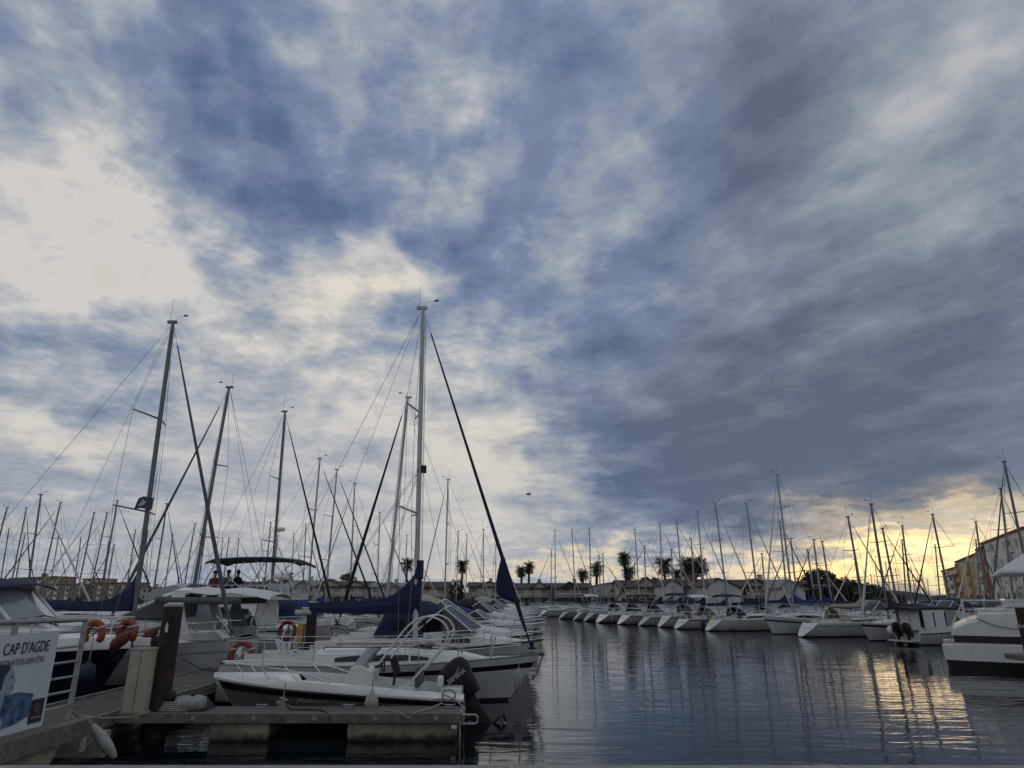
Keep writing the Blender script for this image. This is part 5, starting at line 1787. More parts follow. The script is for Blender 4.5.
flat('logo_patch', [(.06, .06), (.30, .06), (.30, .33), (.06, .33)], VLOGO, .012)
lg = [(.18 + .055 * math.cos(a) * (1 + .35 * math.cos(3 * a)), .22 + .065 * math.sin(a) * (1 + .3 * math.sin(2 * a))) for a in [6.2832 * k / 18 for k in range(18)]]
flat('logo_emblem', lg, mat('banner_logo_bronze', (.09, .05, .04), .5), .016)
flat('logo_line', [(.09, .115), (.27, .115), (.27, .13), (.09, .13)], mat('banner_logo_grey', (.25, .25, .27), .5), .016)


def lettering(name, txt, size, u_right, v, m, width=None, shear=0.):
    cu = bpy.data.curves.new(name, 'FONT')
    cu.body = txt
    cu.size = size
    cu.extrude = .001
    cu.resolution_u = 3
    cu.align_x = 'RIGHT'
    cu.shear = shear
    tmp = bpy.data.objects.new(name, cu)
    COL.objects.link(tmp)
    dg = bpy.context.evaluated_depsgraph_get()
    me = bpy.data.meshes.new_from_object(tmp.evaluated_get(dg))
    bpy.data.objects.remove(tmp)
    w = max(v_.co.x for v_ in me.vertices) - min(v_.co.x for v_ in me.vertices)
    k = (width / w) if width else 1
    for v_ in me.vertices:
        x, y, z = v_.co
        v_.co = (x * k, y, z)
    me.materials.clear()
    me.materials.append(m)
    o = bpy.data.objects.new(name, me)
    COL.objects.link(o)
    return o


t1 = lettering('title_lettering', "CAP D'AGDE", .185, 0, 0, VINK, width=.80)
t1.parent = bn
t1.matrix_local = Matrix.Translation((.022, -.165, .885)) @ Matrix(((0, 0, 1, 0), (1, 0, 0, 0), (0, 1, 0, 0), (0, 0, 0, 1)))
t2 = lettering('subtitle_lettering', 'DESTINATION BIEN ÊTRE', .10, 0, 0, mat('banner_grey_ink', (.10, .11, .13), .6), width=.80)
t2.parent = bn
t2.matrix_local = Matrix.Translation((.022, -.22, .76)) @ Matrix(((0, 0, 1, 0), (1, 0, 0, 0), (0, 1, 0, 0), (0, 0, 0, 1)))
fender('worn pale fender slung from ropes at the end of the gangway', at(104, 742, 9.75), .40, .075, FENDER, (R(10), R(-38), 0), .16)
q = MB()
q.tube([(-5.6, 9.85, 1.0), (-5.62, 9.96, .98), (-5.55, 9.92, .93)], .016, 5)
q.tube([(-6.0, 9.95, 1.25), (-5.9, 9.99, 1.1), (-5.75, 10.0, 1.02), (-5.62, 9.99, 1.03), (-5.6, 9.96, 1.12), (-5.66, 9.93, 1.17)], .014, 5)
q.tube([(-6.02, 9.96, 1.28), (-6.05, 10.3, 1.12), (-6.2, 11.2, .95), (-6.5, 12.6, .75), (-6.9, 14.05, .62)], .014, 5)
tag(q.build('mooring_line', ROPE), 'knotted pale rope tied round the end of the gangway rail', 'rope')

# ------------------------------------------------------------------ speedboat at the finger pier
sp_ = thing('speedboat', 'open white speedboat with raised black outboard and bow rail at the finger pier', 'speedboat', (-1.05, 16.75, 0), PI)
HS = Hull(5.75, 2.15, .58, .94, .3, .75, 0.0001, .9, -.07, 2.6, 4)
TOPW = WHITE
HS.mesh(mat('grey_speedboat_bottom', (.15, .155, .16), .3, coat=.3), sp_, (.74, .90), 18, BLACKG)
# white moulded deck cap overhanging the dark topside band
q = MB()
rings = []
for i in range(19):
    t_ = i / 18
    zt_ = HS.sheer(t_)
    hb = HS.hb(t_) + .03
    x = 5.82 * t_ - .01
    h_ = .09 + .05 * min(1, t_ / .45)
    inn = max(.0, hb - .30) if t_ < .62 else 0
    if t_ < .62:
        ring = [(x, hb, zt_ - .025), (x, hb + .005, zt_ + .02), (x, hb - .08, zt_ + h_), (x, hb - .24, zt_ + h_ + .01), (x, hb - .27, zt_ - .2)]
    else:
        k = (t_ - .62) / .38
        ring = [(x, hb, zt_ - .025), (x, hb + .005, zt_ + .02), (x, max(0, hb - .08), zt_ + h_ * (1 - .45 * k)), (x, max(0, hb - .24) * .6, zt_ + (h_ + .06) * (1 - .5 * k)), (x, 0, zt_ + (h_ + .08) * (1 - .5 * k))]
    rings.append(ring)
for sd in (-1, 1):
    q.loft([[(p_[0], sd * p_[1], p_[2]) for p_ in r_] for r_ in rings], 0, closed=False, cap0=False, cap1=False)
q.build('deck_moulding', TOPW, sp_, 45)
q = MB()
q.add([(.02, -.8, .40), (3.6, -.75, .40), (3.6, .75, .40), (.02, .8, .40)], [(0, 1, 2, 3)])
q.build('cockpit_sole', DECK, sp_)
MB().add([(3.57, -.62, .38), (3.57, .62, .38), (3.62, .62, .92), (3.62, -.62, .92)], [(0, 1, 2, 3)]).build('bulkhead', TOPW, sp_)
MB().span(.05, .5, -.75, .75, .40, .80).build('stern_bench', TOPW, sp_, bevel=.03)
MB().span(.5, .62, -.6, .6, .78, 1.0).build('bench_back', WHITEC, sp_, bevel=.03)
# console with screen and wheel
co = MB().prism([(2.0, .40), (2.85, .40), (2.6, 1.18), (2.38, 1.22), (2.1, 1.1)], (0, .36, 0), (1, 0, 0), (0, 0, 1), .72).build('console', TOPW, sp_, bevel=.03)
q = MB()
pts = []
for k in range(9):
    a = -1 + 2 * k / 8
    pts.append((2.60 - .30 * a * a, .33 * a))
q.loft([[(x, y, 1.22 - .03 * abs(y)) for x, y in pts], [(x - .16, y * .92, 1.44) for x, y in pts], [(x - .30, y * .7, 1.58) for x, y in pts]], 0, closed=False, cap0=False, cap1=False)
q.build('windscreen', CLEAR, co)
MB().tube([(1.93 + .03 * math.sin(a), .05 + .19 * math.cos(a), 1.25 + .19 * math.sin(a)) for a in [6.2832 * k / 14 for k in range(14)]], .018, 6, closed=True).tube([(1.93, .05, 1.25), (2.1, .05, 1.14)], .03, 6).tube([(1.94, -.13, 1.23), (1.94, .23, 1.23)], .014, 5).build('steering_wheel', RUBBER, co)
st_ = MB().span(1.1, 1.5, -.45, .45, .40, .78).build('helm_seat', TOPW, sp_, bevel=.03)
MB().box((1.08, 0, .98), (.1, .9, .42)).build('seat_cushion', GREYC, st_, bevel=.03)
# dark covered throttle / seat back near the console
MB().tube([(1.62, .28, .8), (1.58, .3, 1.38)], .03, 6).box((1.60, .28, 1.2), (.16, .1, .36), 0, (0, .3, 0)).build('throttle', RUBBER, co)
# hoop tower: two nested tubes leaning aft
def hoop(xf0, xa0, w, zt_, name):
    q = MB()
    for sd in (-1, 1):
        pass
    pts = []
    base_z = .76
    # a hoop lying in a plane leaning aft, side legs joined across the top
    leg = [(xf0, base_z), (lerp(xf0, xa0, .40), lerp(base_z, zt_, .62)), (lerp(xf0, xa0, .70), lerp(base_z, zt_, .93)), (xa0, zt_)]
    for sd in (-1, 1):
        q.tube([(x, sd * w, z) for x, z in leg] , .022, 8)
    q.tube([(xa0, -w, zt_), (xa0 - .06, -w * .6, zt_ + .03), (xa0 - .06, w * .6, zt_ + .03), (xa0, w, zt_)], .022, 8)
    return q.build(name, WHITEP, sp_)


def side_hoop(y, pts, name):
    q = MB()
    q.tube([(x, y, z) for x, z in pts], .023, 10)
    return q.build(name, WHITEP, sp_)


def spx(px, py, y=16.0):
    p_ = at(px, py, y)
    return (-1.05 - p_.x, p_.z)


def chaikin(P_, n=2):
    for _ in range(n):
        Q_ = [P_[0]]
        for a_, b_ in zip(P_, P_[1:]):
            Q_ += [tuple(lerp(x, y, .25) for x, y in zip(a_, b_)), tuple(lerp(x, y, .75) for x, y in zip(a_, b_))]
        P_ = Q_ + [P_[-1]]
    return P_


near = [spx(*a) for a in ((404, 689), (418, 674), (434, 657), (446, 643), (449, 633), (446, 625), (440, 619.5), (431, 616.5), (422, 617), (414, 621), (405, 629), (392, 646), (379, 664))]
side_hoop(-.78, chaikin(near), 'tower_hoop')
far_ = [(x, z) for x, z in near]
side_hoop(.78, chaikin(far_), 'tower_hoop')
q = MB()
for i in (4, 7, 9):
    q.tube([(near[i][0], -.78, near[i][1]), (near[i][0], .78, near[i][1])], .02, 8)
q.build('tower_crossbar', WHITEP, sp_)
# bow rail
q = MB()
zr = 1.18
railp = []
for t_, h_ in ((.50, .02), (.56, .12), (.66, .21), (.78, .25), (.90, .26), (.97, .26)):
    railp.append((5.8 * t_, HS.hb(t_) - .06, HS.sheer(t_) + .14 * (1 - max(0, t_ - .6)) + h_))
for sd in (-1, 1):
    q.tube([(x, sd * y, z) for x, y, z in railp] + [(5.8 * .97, 0, railp[-1][2])] , .016, 8)
    for i in (2, 3, 4):
        x, y, z = railp[i]
        q.tube([(x, sd * y, z), (x - .22, sd * (y + .01), HS.sheer(x / 5.8) + .12)], .014, 6)
q.build('bow_rail', STEEL, sp_)
eng, EM = outboard(sp_, .26, 0, .24, R(36), ENGINE, 1.22)
# writing along the side
def side_text(name, txt, size, x_right_px, y_px, m, width, rot=0., parent=None, ywall=None, shear=.3):
    o = lettering(name, txt, size, 0, 0, m, width, shear)
    return o


# near side of the boat is local +y? heading is pi, so local +y faces the camera (-Y world)
FACE = Matrix(((-1, 0, 0, 0), (0, 0, 1, 0), (0, 1, 0, 0), (0, 0, 0, 1)))     # text x -> -local x, text up -> z, front -> +y
t_ = .66
o = lettering('name_lettering', 'Mosaïque', .13, 0, 0, mat('gold_lettering', (.30, .28, .18), .4), .62, .35)
o.parent = sp_
hp_ = HS.pt(.60, .62, 1)
o.matrix_local = Matrix.Translation((hp_[0] - .45, HS.pt(.57, .55, 1)[1] + .025, .53)) @ Matrix.Rotation(0, 4, 'Z') @ FACE
o = lettering('maker_lettering', 'BENETEAU', .075, 0, 0, mat('grey_lettering', (.10, .11, .13), .4), .42, 0)
o.parent = sp_
o.matrix_local = Matrix.Translation((.25, HS.hb(.1) + .035, HS.sheer(.1) - .03)) @ FACE
o = lettering('brand_lettering', 'YAMAHA', .13, 0, 0, mat('white_lettering', (.55, .55, .57), .4), .38, .1)
o.parent = eng
o.matrix_local = EM @ Matrix.Translation((-.58, .222, .43)) @ FACE
fender('round-topped white fender hung between speedboat and finger pier', (-2.98 + .0, 15.60, .56), .34, .15, FENDER, (0, 0, 0), .30)
q = MB()
c_ = eng.location
q.tube([(-1.5, 15.75, .78), (-1.3, 15.68, .95), (-1.15, 15.72, 1.25)], .012, 5)
q.tube([(-1.5, 15.72, .72), (-1.2, 15.6, .62), (-.95, 15.0, .53)], .016, 5)
tag(q.build('mooring_line', ROPE), 'pale line from the outboard down to the pier end', 'rope')
q = MB()
q.tube([(-1.35 + .14 * math.cos(a), 15.66, .70 + .11 * math.sin(a)) for a in [6.2832 * k / 14 for k in range(14)]], .02, 6, closed=True)
tag(q.build('rope_loop', ROPE), 'white rope loop hanging at the speedboat stern', 'rope')
q = MB()
q.tube([(-4.85, 15.63, .95), (-4.86, 15.62, .75), (-4.87, 15.60, .62)], .012, 5)
for k in range(6):
    q.ball((-4.87 + .05 * math.sin(k * 2), 15.57, .60 - .035 * k + .05), (.07 + .015 * k, .04, .03), 8, 5)
tag(q.build('rope_bundle', ROPE), 'bunched rope hanging over the speedboat side by the painted name', 'rope')
# shore lines
q = MB()
q.tube([(-6.55, 16.3, .82), (-6.9, 15.6, .60), (-7.2, 15.0, .56)], .014, 5)
q.tube([(-9.3, 20.3, 1.05), (-8.9, 20.7, .75), (-8.3, 21.1, .58)], .014, 5)
tag(q.build('mooring_line', ROPED), 'dark bow lines made fast to the walkway edge', 'rope')

# ------------------------------------------------------------------ navy-hulled cruiser by the banner
nv = thing('motor_cruiser', 'navy hulled motor cruiser with white deck and navy bimini, behind the banner', 'motor cruiser', (-20.6, 18.6, 0), 0, G1)
HN = Hull(10.7, 3.4, 1.35, 1.48, .5, .9, -.0001, .9, 0, 2.8, 3)
HN.mesh(NAVYG, nv, (.93, .97), 18, WHITE)
q = MB()
for sd in (-1, 1):
    q.loft([[(10.75 * t_, sd * (HN.hb(t_) + .03), HN.sheer(t_) - .04), (10.75 * t_, sd * (HN.hb(t_) + .04), HN.sheer(t_) + .05), (10.75 * t_, sd * max(0, HN.hb(t_) - .10), HN.sheer(t_) + .42 * (1 - .45 * t_)), (10.75 * t_, 0, HN.sheer(t_) + .52 * (1 - .45 * t_))] for t_ in [k / 18 for k in range(6, 19)]], 0, closed=False, cap0=False, cap1=False)
q.build('foredeck', WHITE, nv)
secs = [(4.9, 1.15, 1.45, 1.05), (6.9, 1.12, 1.6, .72), (8.2, .9, 1.65, .32), (9.2, .6, 1.7, .05)]
cb = MB().loft(house_loft(secs), 0, closed=False).build('cabin', WHITE, nv, 35)
for sd in (-1, 1):
    side_window(secs, 5.3, 7.9, .3, .66, sd).build('window', GLASS, cb)
q = MB()
q.add([(8.1, -.95, 2.15), (8.35, 0, 2.25), (8.1, .95, 2.15), (7.2, -.9, 2.95), (7.35, 0, 3.0), (7.2, .9, 2.95), (6.0, -1.1, 2.3), (6.0, 1.1, 2.3)], [(0, 1, 4, 3), (1, 2, 5, 4), (6, 0, 3), (2, 7, 5)])
ws = q.build('windscreen', CLEAR, nv)
q = MB()
for a_, b_ in (((8.1, -.95, 2.15), (7.2, -.9, 2.95)), ((8.1, .95, 2.15), (7.2, .9, 2.95)), ((7.2, -.9, 2.95), (7.35, 0, 3.0)), ((7.35, 0, 3.0), (7.2, .9, 2.95)), ((6.0, -1.1, 2.3), (7.2, -.9, 2.95))):
    q.tube([a_, b_], .045, 6)
q.build('windscreen_frame', WHITE, ws)
q = MB()
q.loft([[(x, 1.15 * math.cos(a), 3.02 + .16 * math.sin(a) + dz) for a in [PI * k / 8 for k in range(9)]] for x, dz in ((3.9, -.14), (4.5, 0), (6.1, .05), (7.3, -.02), (7.8, -.16))], closed=False, cap0=False, cap1=False)
q.build('bimini', NAVY, nv)
q = MB()
ts = [.42, .52, .62, .72, .82, .92]
ap = []
for sd in (-1, 1):
    pts = [(10.7 * t_, sd * (HN.hb(t_) - .02), HN.sheer(t_) + .1) for t_ in ts]
    rail_run(q, pts, .62, .016, (.55, 1))
    ap.append(pts[-1])
q.tube([(ap[0][0], ap[0][1], ap[0][2] + .62), (10.7, 0, 2.2), (ap[1][0], ap[1][1], ap[1][2] + .62)], .016, 6)
q.build('bow_rail', STEEL, nv)
p = at(93.5, 634, 17.15)
lifebuoy('bright orange horseshoe lifebuoy on the navy cruiser rail, nearest the banner', p, R(6), ORANGE, .24)
p = at(127, 633, 17.4)
lifebuoy('faded orange horseshoe lifebuoy on the navy cruiser rail, beside the dark red fender', p, R(-8), RED, .24)
p = at(120, 641, 17.0)
fd = fender('dark red rounded fender slung on the navy cruiser rail', p, .46, .14, mat('dark_red_vinyl', (.10, .018, .014), .6), (0, R(50), 0), .2)
p = at(150, 635, 17.4)
fender('small dark red fender on the navy cruiser rail against the thick pile', p, .4, .12, mat('dark_red_vinyl', (.16, .022, .018)), (0, R(48), 0), .2)
p = at(87, 673, 16.85)
fender('dark blue ball fender hanging against the navy hull', p, .44, .17, mat('dark_blue_vinyl', (.006, .012, .04), .6), (0, 0, 0), .6)
p = at(146, 642, 17.3)
wd = thing('anchor_windlass', 'white and dark anchor windlass on the navy cruiser foredeck', 'windlass', p)
MB().box((0, 0, .0), (.32, .25, .2)).build('housing', WHITE, wd, bevel=.03)
MB().lathe([(.03, -.1), (.12, -.08), (.08, 0), (.12, .08), (.03, .1)], (.24, 0, .02), 12, axis='y').build('drum', RUBBER, wd)

# ------------------------------------------------------------------ pale grey cruiser with arch and white canopy
gc = thing('motor_cruiser', 'large pale motor cruiser with swept arch and white canopy, behind the thick pile', 'motor cruiser', (-10.3, 27.6, 0), PI, G1)
HG = Hull(10.2, 3.6, 1.15, 1.6, .5, 1.2, -.0001, .92, 0, 2.6, 3)
HG.mesh(WHITE2, gc, (.80, .86), 18, GREYG)
HG.deck(WHITE2, gc, 18, camber=.2)
secs = [(2.2, 1.5, 1.2, .72), (3.4, 1.5, 1.3, .66), (5.0, 1.35, 1.4, .45), (7.4, 1.0, 1.5, .2), (9.0, .5, 1.6, .02)]
cb = MB().loft(house_loft(secs), 0, closed=False).build('cabin', WHITE2, gc, 35)
for sd in (-1, 1):
    side_window(secs, 3.4, 6.0, .3, .72, sd).build('window', GLASS, cb)
q = MB()
q.add([(4.5, -1.2, 1.95), (4.8, 0, 2.05), (4.5, 1.2, 1.95), (2.45, -1.15, 2.82), (2.65, 0, 2.9), (2.45, 1.15, 2.82), (2.2, -1.45, 1.95), (2.2, 1.45, 1.95)], [(0, 1, 4, 3), (1, 2, 5, 4), (6, 0, 3), (2, 7, 5)])
ws = q.build('windscreen', GLASS, gc)
q = MB()
for a_, b_ in (((4.5, -1.2, 1.95), (2.45, -1.15, 2.82)), ((4.5, 1.2, 1.95), (2.45, 1.15, 2.82)), ((4.8, 0, 2.05), (2.65, 0, 2.9)), ((2.45, -1.15, 2.82), (2.65, 0, 2.9)), ((2.65, 0, 2.9), (2.45, 1.15, 2.82))):
    q.tube([a_, b_], .065, 6)
q.build('windscreen_frame', WHITE, ws)
for sd in (-1, 1):
    MB().loft([[(1.2, sd * 1.58, 1.55), (1.35, sd * 1.5, 2.5)], [(.5, sd * 1.58, 1.55), (.95, sd * 1.5, 2.5)]], 0, closed=False, cap0=False, cap1=False).build('side_screen', CLEAR, gc)
q = MB()
for sd in (-1, 1):                              # broad swept arch legs
    q.loft([[(x0, sd * (w - .06), z), (x1, sd * (w - .06), z), (x1, sd * (w + .06), z), (x0, sd * (w + .06), z)] for x0, x1, w, z in ((1.25, 2.55, 1.66, 1.2), (1.62, 2.52, 1.62, 1.8), (1.82, 2.45, 1.56, 2.35), (1.85, 2.3, 1.46, 2.84))], smooth=False)
q.loft([[(1.75, y, z), (2.3, y, z), (2.3, y, z + .16), (1.75, y, z + .16)] for y, z in ((-1.4, 2.78), (-.7, 2.88), (.7, 2.88), (1.4, 2.78))], smooth=False)
q.build('radar_arch', WHITE, gc)
q = MB()                                          # white fabric roof with ridges, aft of the arch
rings = []
for x, dz, w in ((2.9, -.06, 1.2), (2.4, .06, 1.38), (1.7, .14, 1.45), (.9, .05, 1.45), (.2, .12, 1.42), (-.7, .0, 1.35), (-1.25, -.13, 1.25)):
    rings.append([(x, w * math.cos(a), 2.72 + .22 * math.sin(a) + dz) for a in [PI * k / 10 for k in range(11)]])
q.loft(rings, 0, closed=False, cap0=False, cap1=False)
cn = q.build('canopy', WHITEC, gc)
for sd in (-1, 1):
    MB().tube([(2.9, sd * 1.5, 2.60), (1.2, sd * 1.47, 2.56), (-.2, sd * 1.40, 2.58)], .13, 8).build('rolled_side_curtain', GREYC, cn)
q = MB()
for sd in (-1, 1):
    for x in (.05, 1.2):
        q.tube([(x + .35, sd * 1.5, 1.2), (x, sd * 1.38, 2.75)], .018, 6)
q.build('canopy_frame', STEEL, cn)
q = MB()
q.loft([[(2.6, s_ * 1.42, 1.85), (2.6, s_ * 1.4, 2.5)] for s_ in (-1, -.3, .3, 1)], 0, closed=False, cap0=False, cap1=False)
q.build('clear_curtain', CLEAR, cn)
for sd in (-1, 1):
    q = MB()
    q.loft([[(x, sd * 1.70, z), (x, sd * 1.66, z + .45), (x, sd * 1.44, z + .45), (x, sd * 1.40, z)] for x, z in ((.1, 1.1), (1.5, 1.12), (3, 1.18))], smooth=False)
    q.build('cockpit_coaming', WHITE2, gc)
MB().span(-.75, -.01, -1.3, 1.3, .34, .42).build('bathing_platform', TEAK, gc)
q = MB()
ts = [.42, .52, .62, .72, .82, .92]
ap = []
for sd in (-1, 1):
    pts = [(10.2 * t_, sd * (HG.hb(t_) - .06), HG.sheer(t_) + .04) for t_ in ts]
    rail_run(q, pts, .6, .016, (.55, 1))
    ap.append(pts[-1])
q.tube([(ap[0][0], ap[0][1], ap[0][2] + .6), (10.25, 0, 2.2), (ap[1][0], ap[1][1], ap[1][2] + .6)], .016, 6)
q.build('bow_rail', STEEL, gc)
gp = thing('boarding_plank', 'narrow white boarding plank sloping from the walkway to a boat', 'boarding plank', (-9.6, 25.6, .56))
MB().add([(0, 0, 0), (.2, .42, 0), (-.95, .5, .95), (-1.1, .12, .95), (0, 0, .05), (.2, .42, .05), (-.95, .5, 1.0), (-1.1, .12, 1.0)], [(0, 1, 2, 3), (4, 5, 6, 7), (0, 1, 5, 4), (1, 2, 6, 5), (2, 3, 7, 6), (3, 0, 4, 7)]).build('board', WHITEP, gp)
MB().tube([(0, -.02, .05), (0, -.02, .4), (-1.1, .1, 1.5), (-1.1, .1, 1.0)], .016, 6).build('handrail', STEEL, gp)

# ------------------------------------------------------------------ flybridge yacht with dark awning and people
fy = thing('flybridge_yacht', 'white flybridge yacht with dark awning and people up top', 'motor yacht', (-10.3, 35.3, 0), PI, G1)
HF = Hull(11.5, 4.0, 1.3, 1.75, .5, 1.3, -.0001, .92, 0, 2.6, 3)
HF.mesh(WHITE, fy, (.84, .9), 16, NAVYG)
HF.deck(WHITE, fy, 16, camber=.15)
secs = [(1.9, 1.75, 1.25, 1.35), (5.4, 1.7, 1.35, 1.2), (7.4, 1.4, 1.5, .5), (9.2, .9, 1.6, .05)]
cb = MB().loft(house_loft(secs), 0, closed=False).build('cabin', WHITE, fy, 35)
for sd in (-1, 1):
    side_window(secs, 2.3, 6.6, .34, .74, sd).build('window', GLASS, cb)
q = MB()
q.loft([[(x, -w, z0), (x, -w * 1.02, z0 + h_), (x, -w * .94, z0 + h_), (x, -w * .92, z0 + .1), (x, w * .92, z0 + .1), (x, w * .94, z0 + h_), (x, w * 1.02, z0 + h_), (x, w, z0)] for x, w, z0, h_ in ((.4, 1.6, 2.58, .28), (2, 1.7, 2.55, .32), (4.4, 1.65, 2.52, .45), (5.8, 1.2, 2.5, .5))], smooth=False)
fb_ = q.build('flybridge', WHITE, fy)
MB().add([(5.8, -1.1, 3.0), (6.0, 0, 3.0), (5.8, 1.1, 3.0), (5.5, -1.0, 3.3), (5.65, 0, 3.32), (5.5, 1.0, 3.3)], [(0, 1, 4, 3), (1, 2, 5, 4)]).build('fly_screen', CLEAR, fb_)
MB().span(1.5, 2.1, -1.3, 1.3, 2.66, 3.02).span(1.4, 1.55, -1.3, 1.3, 3.02, 3.35).build('fly_bench', WHITEC, fb_, bevel=.04)
q = MB()
rings = []
for x, dz in ((.05, -.22), (.5, -.02), (1.7, .10), (3.1, .10), (4.4, .02), (4.75, -.12)):
    rings.append([(x, 1.35 * math.cos(a), 4.42 + .12 * math.sin(a) + dz) for a in [PI * k / 8 for k in range(9)]] + [(x, 1.35 * math.cos(a), 4.34 + .10 * math.sin(a) + dz) for a in [PI * k / 8 for k in range(8, -1, -1)]])
q.loft(rings)
aw = q.build('awning', BLACK, fy)
q = MB()
for sd in (-1, 1):
    for x0, x1 in ((2.4, .3), (2.4, 4.6), (1.0, 2.2), (3.8, 2.8)):
        q.tube([(x0, sd * 1.55, 2.85), (x1, sd * 1.33, 4.36)], .018, 6)
q.build('awning_frame', STEEL, aw)
q = MB()
for sd in (-1, 1):
    rail_run(q, [(x, sd * 1.62, 2.86) for x in (.45, 1.6, 2.8, 4.2)], .38, .018, (1,))
q.build('fly_rail', STEEL, fb_)
MB().tube([(.9, 1.3, 2.8), (.9, 1.3, 3.5)], .06, 8).lathe([(.02, 3.5), (.32, 3.5), (.36, 3.6), (.3, 3.72), (.02, 3.76)], (.9, 1.3, 0), 14).build('radar_dome', WHITE, fy)
q = MB()
ts = [.42, .54, .66, .78, .9]
for sd in (-1, 1):
    rail_run(q, [(11.5 * t_, sd * (HF.hb(t_) - .06), HF.sheer(t_) + .04) for t_ in ts], .6, .018, (.55, 1))
q.build('bow_rail', STEEL, fy)
MB().span(-.75, -.01, -1.4, 1.4, .34, .42).build('bathing_platform', TEAK, fy)


def person(label, loc, rz, top, hair=HAIR, legs=None, arm=.0):
    """seated figure: pelvis at the origin, facing local +x"""
    root = thing('person', label, 'person', loc, rz, 'people sitting on the flybridge')
    V_ = [((0, 0, 0), .15), ((0, 0, .25), .14), ((-.02, 0, .45), .16), ((0, 0, .56), .06), ((.02, 0, .66), .085), ((.03, 0, .76), .095), ((.02, 0, .84), .06),
          ((0, .18, .46), .06), ((.08, .25, .22), .045), ((.28, .18, .12), .035), ((.36, .15, .12), .04),
          ((0, -.18, .46), .06), ((.08, -.25, .22), .045), ((.28, -.18, .12), .035), ((.36, -.15, .12), .04),
          ((.06, .1, -.02), .09), ((.42, .11, .02), .075), ((.44, .11, -.35), .05), ((.54, .11, -.40), .04),
          ((.06, -.1, -.02), .09), ((.42, -.11, .02), .075), ((.44, -.11, -.35), .05), ((.54, -.11, -.40), .04)]
    E_ = [(0, 1), (1, 2), (2, 3), (3, 4), (4, 5), (5, 6), (2, 7), (7, 8), (8, 9), (9, 10), (2, 11), (11, 12), (12, 13), (13, 14), (0, 15), (15, 16), (16, 17), (17, 18), (0, 19), (19, 20), (20, 21), (21, 22)]
    me = bpy.data.meshes.new('body')
    me.from_pydata([v[0] for v in V_], E_, [])
    o = bpy.data.objects.new('body', me)
    COL.objects.link(o)
    md = o.modifiers.new('skin', 'SKIN')
    for i, v in enumerate(me.skin_vertices[0].data):
        v.radius = (V_[i][1], V_[i][1] * (1.25 if i in (1, 2) else 1))
        v.use_root = i == 0
    sbd = o.modifiers.new('sub', 'SUBSURF')
    sbd.levels = sbd.render_levels = 1
    dg = bpy.context.evaluated_depsgraph_get()
    m2 = bpy.data.meshes.new_from_object(o.evaluated_get(dg))
    bpy.data.objects.remove(o)
    m2.materials.clear()
    for mm in (top, SKIN, legs or NAVY):
        m2.materials.append(mm)
    for pgn in m2.polygons:
        c_ = pgn.center
        pgn.material_index = 1 if (c_.z > .55 or (c_.x > .2 and c_.z > .08 and c_.z < .3)) else (2 if c_.z < .08 else 0)
        pgn.use_smooth = True
    o = bpy.data.objects.new('body', m2)
    COL.objects.link(o)
    o.parent = root
    MB().ball((.0, 0, .80), (.115, .105, .105), 12, 8).build('hair', hair, root)
    return root


def fl_at(px, y):
    p_ = at(px, 592, y)
    return p_.x


person('person in a dull red top sitting at the aft end of the flybridge', (fl_at(213, 35.0), 35.0, 3.08), R(-60), mat('dull_red_shirt', (.17, .06, .04), .9))
person('person in a blue-grey top sitting in the middle of the flybridge', (fl_at(226.5, 35.5), 35.5, 3.14), R(-100), mat('blue_grey_shirt', (.10, .12, .17), .9))
person('person in a black top with their back turned on the flybridge', (fl_at(236, 35.2), 35.2, 3.12), R(80), mat('black_shirt', (.012, .012, .014), .9))

# ------------------------------------------------------------------ yacht wrapped in a pale tarpaulin
cy = thing('covered_yacht', 'large yacht wrapped in a pale grey tarpaulin beyond the navy boom cover', 'motor yacht', (-22.0, 45.5, 0), PI / 2, GF)
HC = Hull(12.6, 4.0, 1.3, 1.7, .5, 1.2, -.0001, .92, 0, 2.6, 3)
HC.mesh(WHITE, cy, (.84, .9), 14, NAVYG)
TARP = mat('pale_tarpaulin', (.42, .43, .43), .8, var=.12, scale=2, bump=.5, bscale=5)
q = MB()
rings = []
for x, w, h_ in ((-.1, 1.75, 2.15), (2.0, 1.9, 2.3), (5.5, 1.9, 2.35), (8.0, 1.75, 1.9), (9.8, 1.4, 1.75), (11.2, .9, .9), (12.3, .3, .1)):
    rings.append([(x, -w, 1.2), (x, -w * 1.02, 1.2 + h_ * .5), (x, -w * .75, 1.25 + h_ * .88), (x, 0, 1.3 + h_), (x, w * .75, 1.25 + h_ * .88), (x, w * 1.02, 1.2 + h_ * .5), (x, w, 1.2)])
q.loft(rings, 0, closed=False, cap1=False, smooth=False)
q.build('tarpaulin', TARP, cy)
q = MB()
for sd in (-1, 1):
    for x in (1.5, 4, 6.5, 9):
        q.tube([(x, sd * 1.93, 1.25), (x + .05, sd * 1.96, 1.9), (x + .1, sd * 1.6, 3.1)], .02, 5)
q.build('tie_line', ROPED, cy)

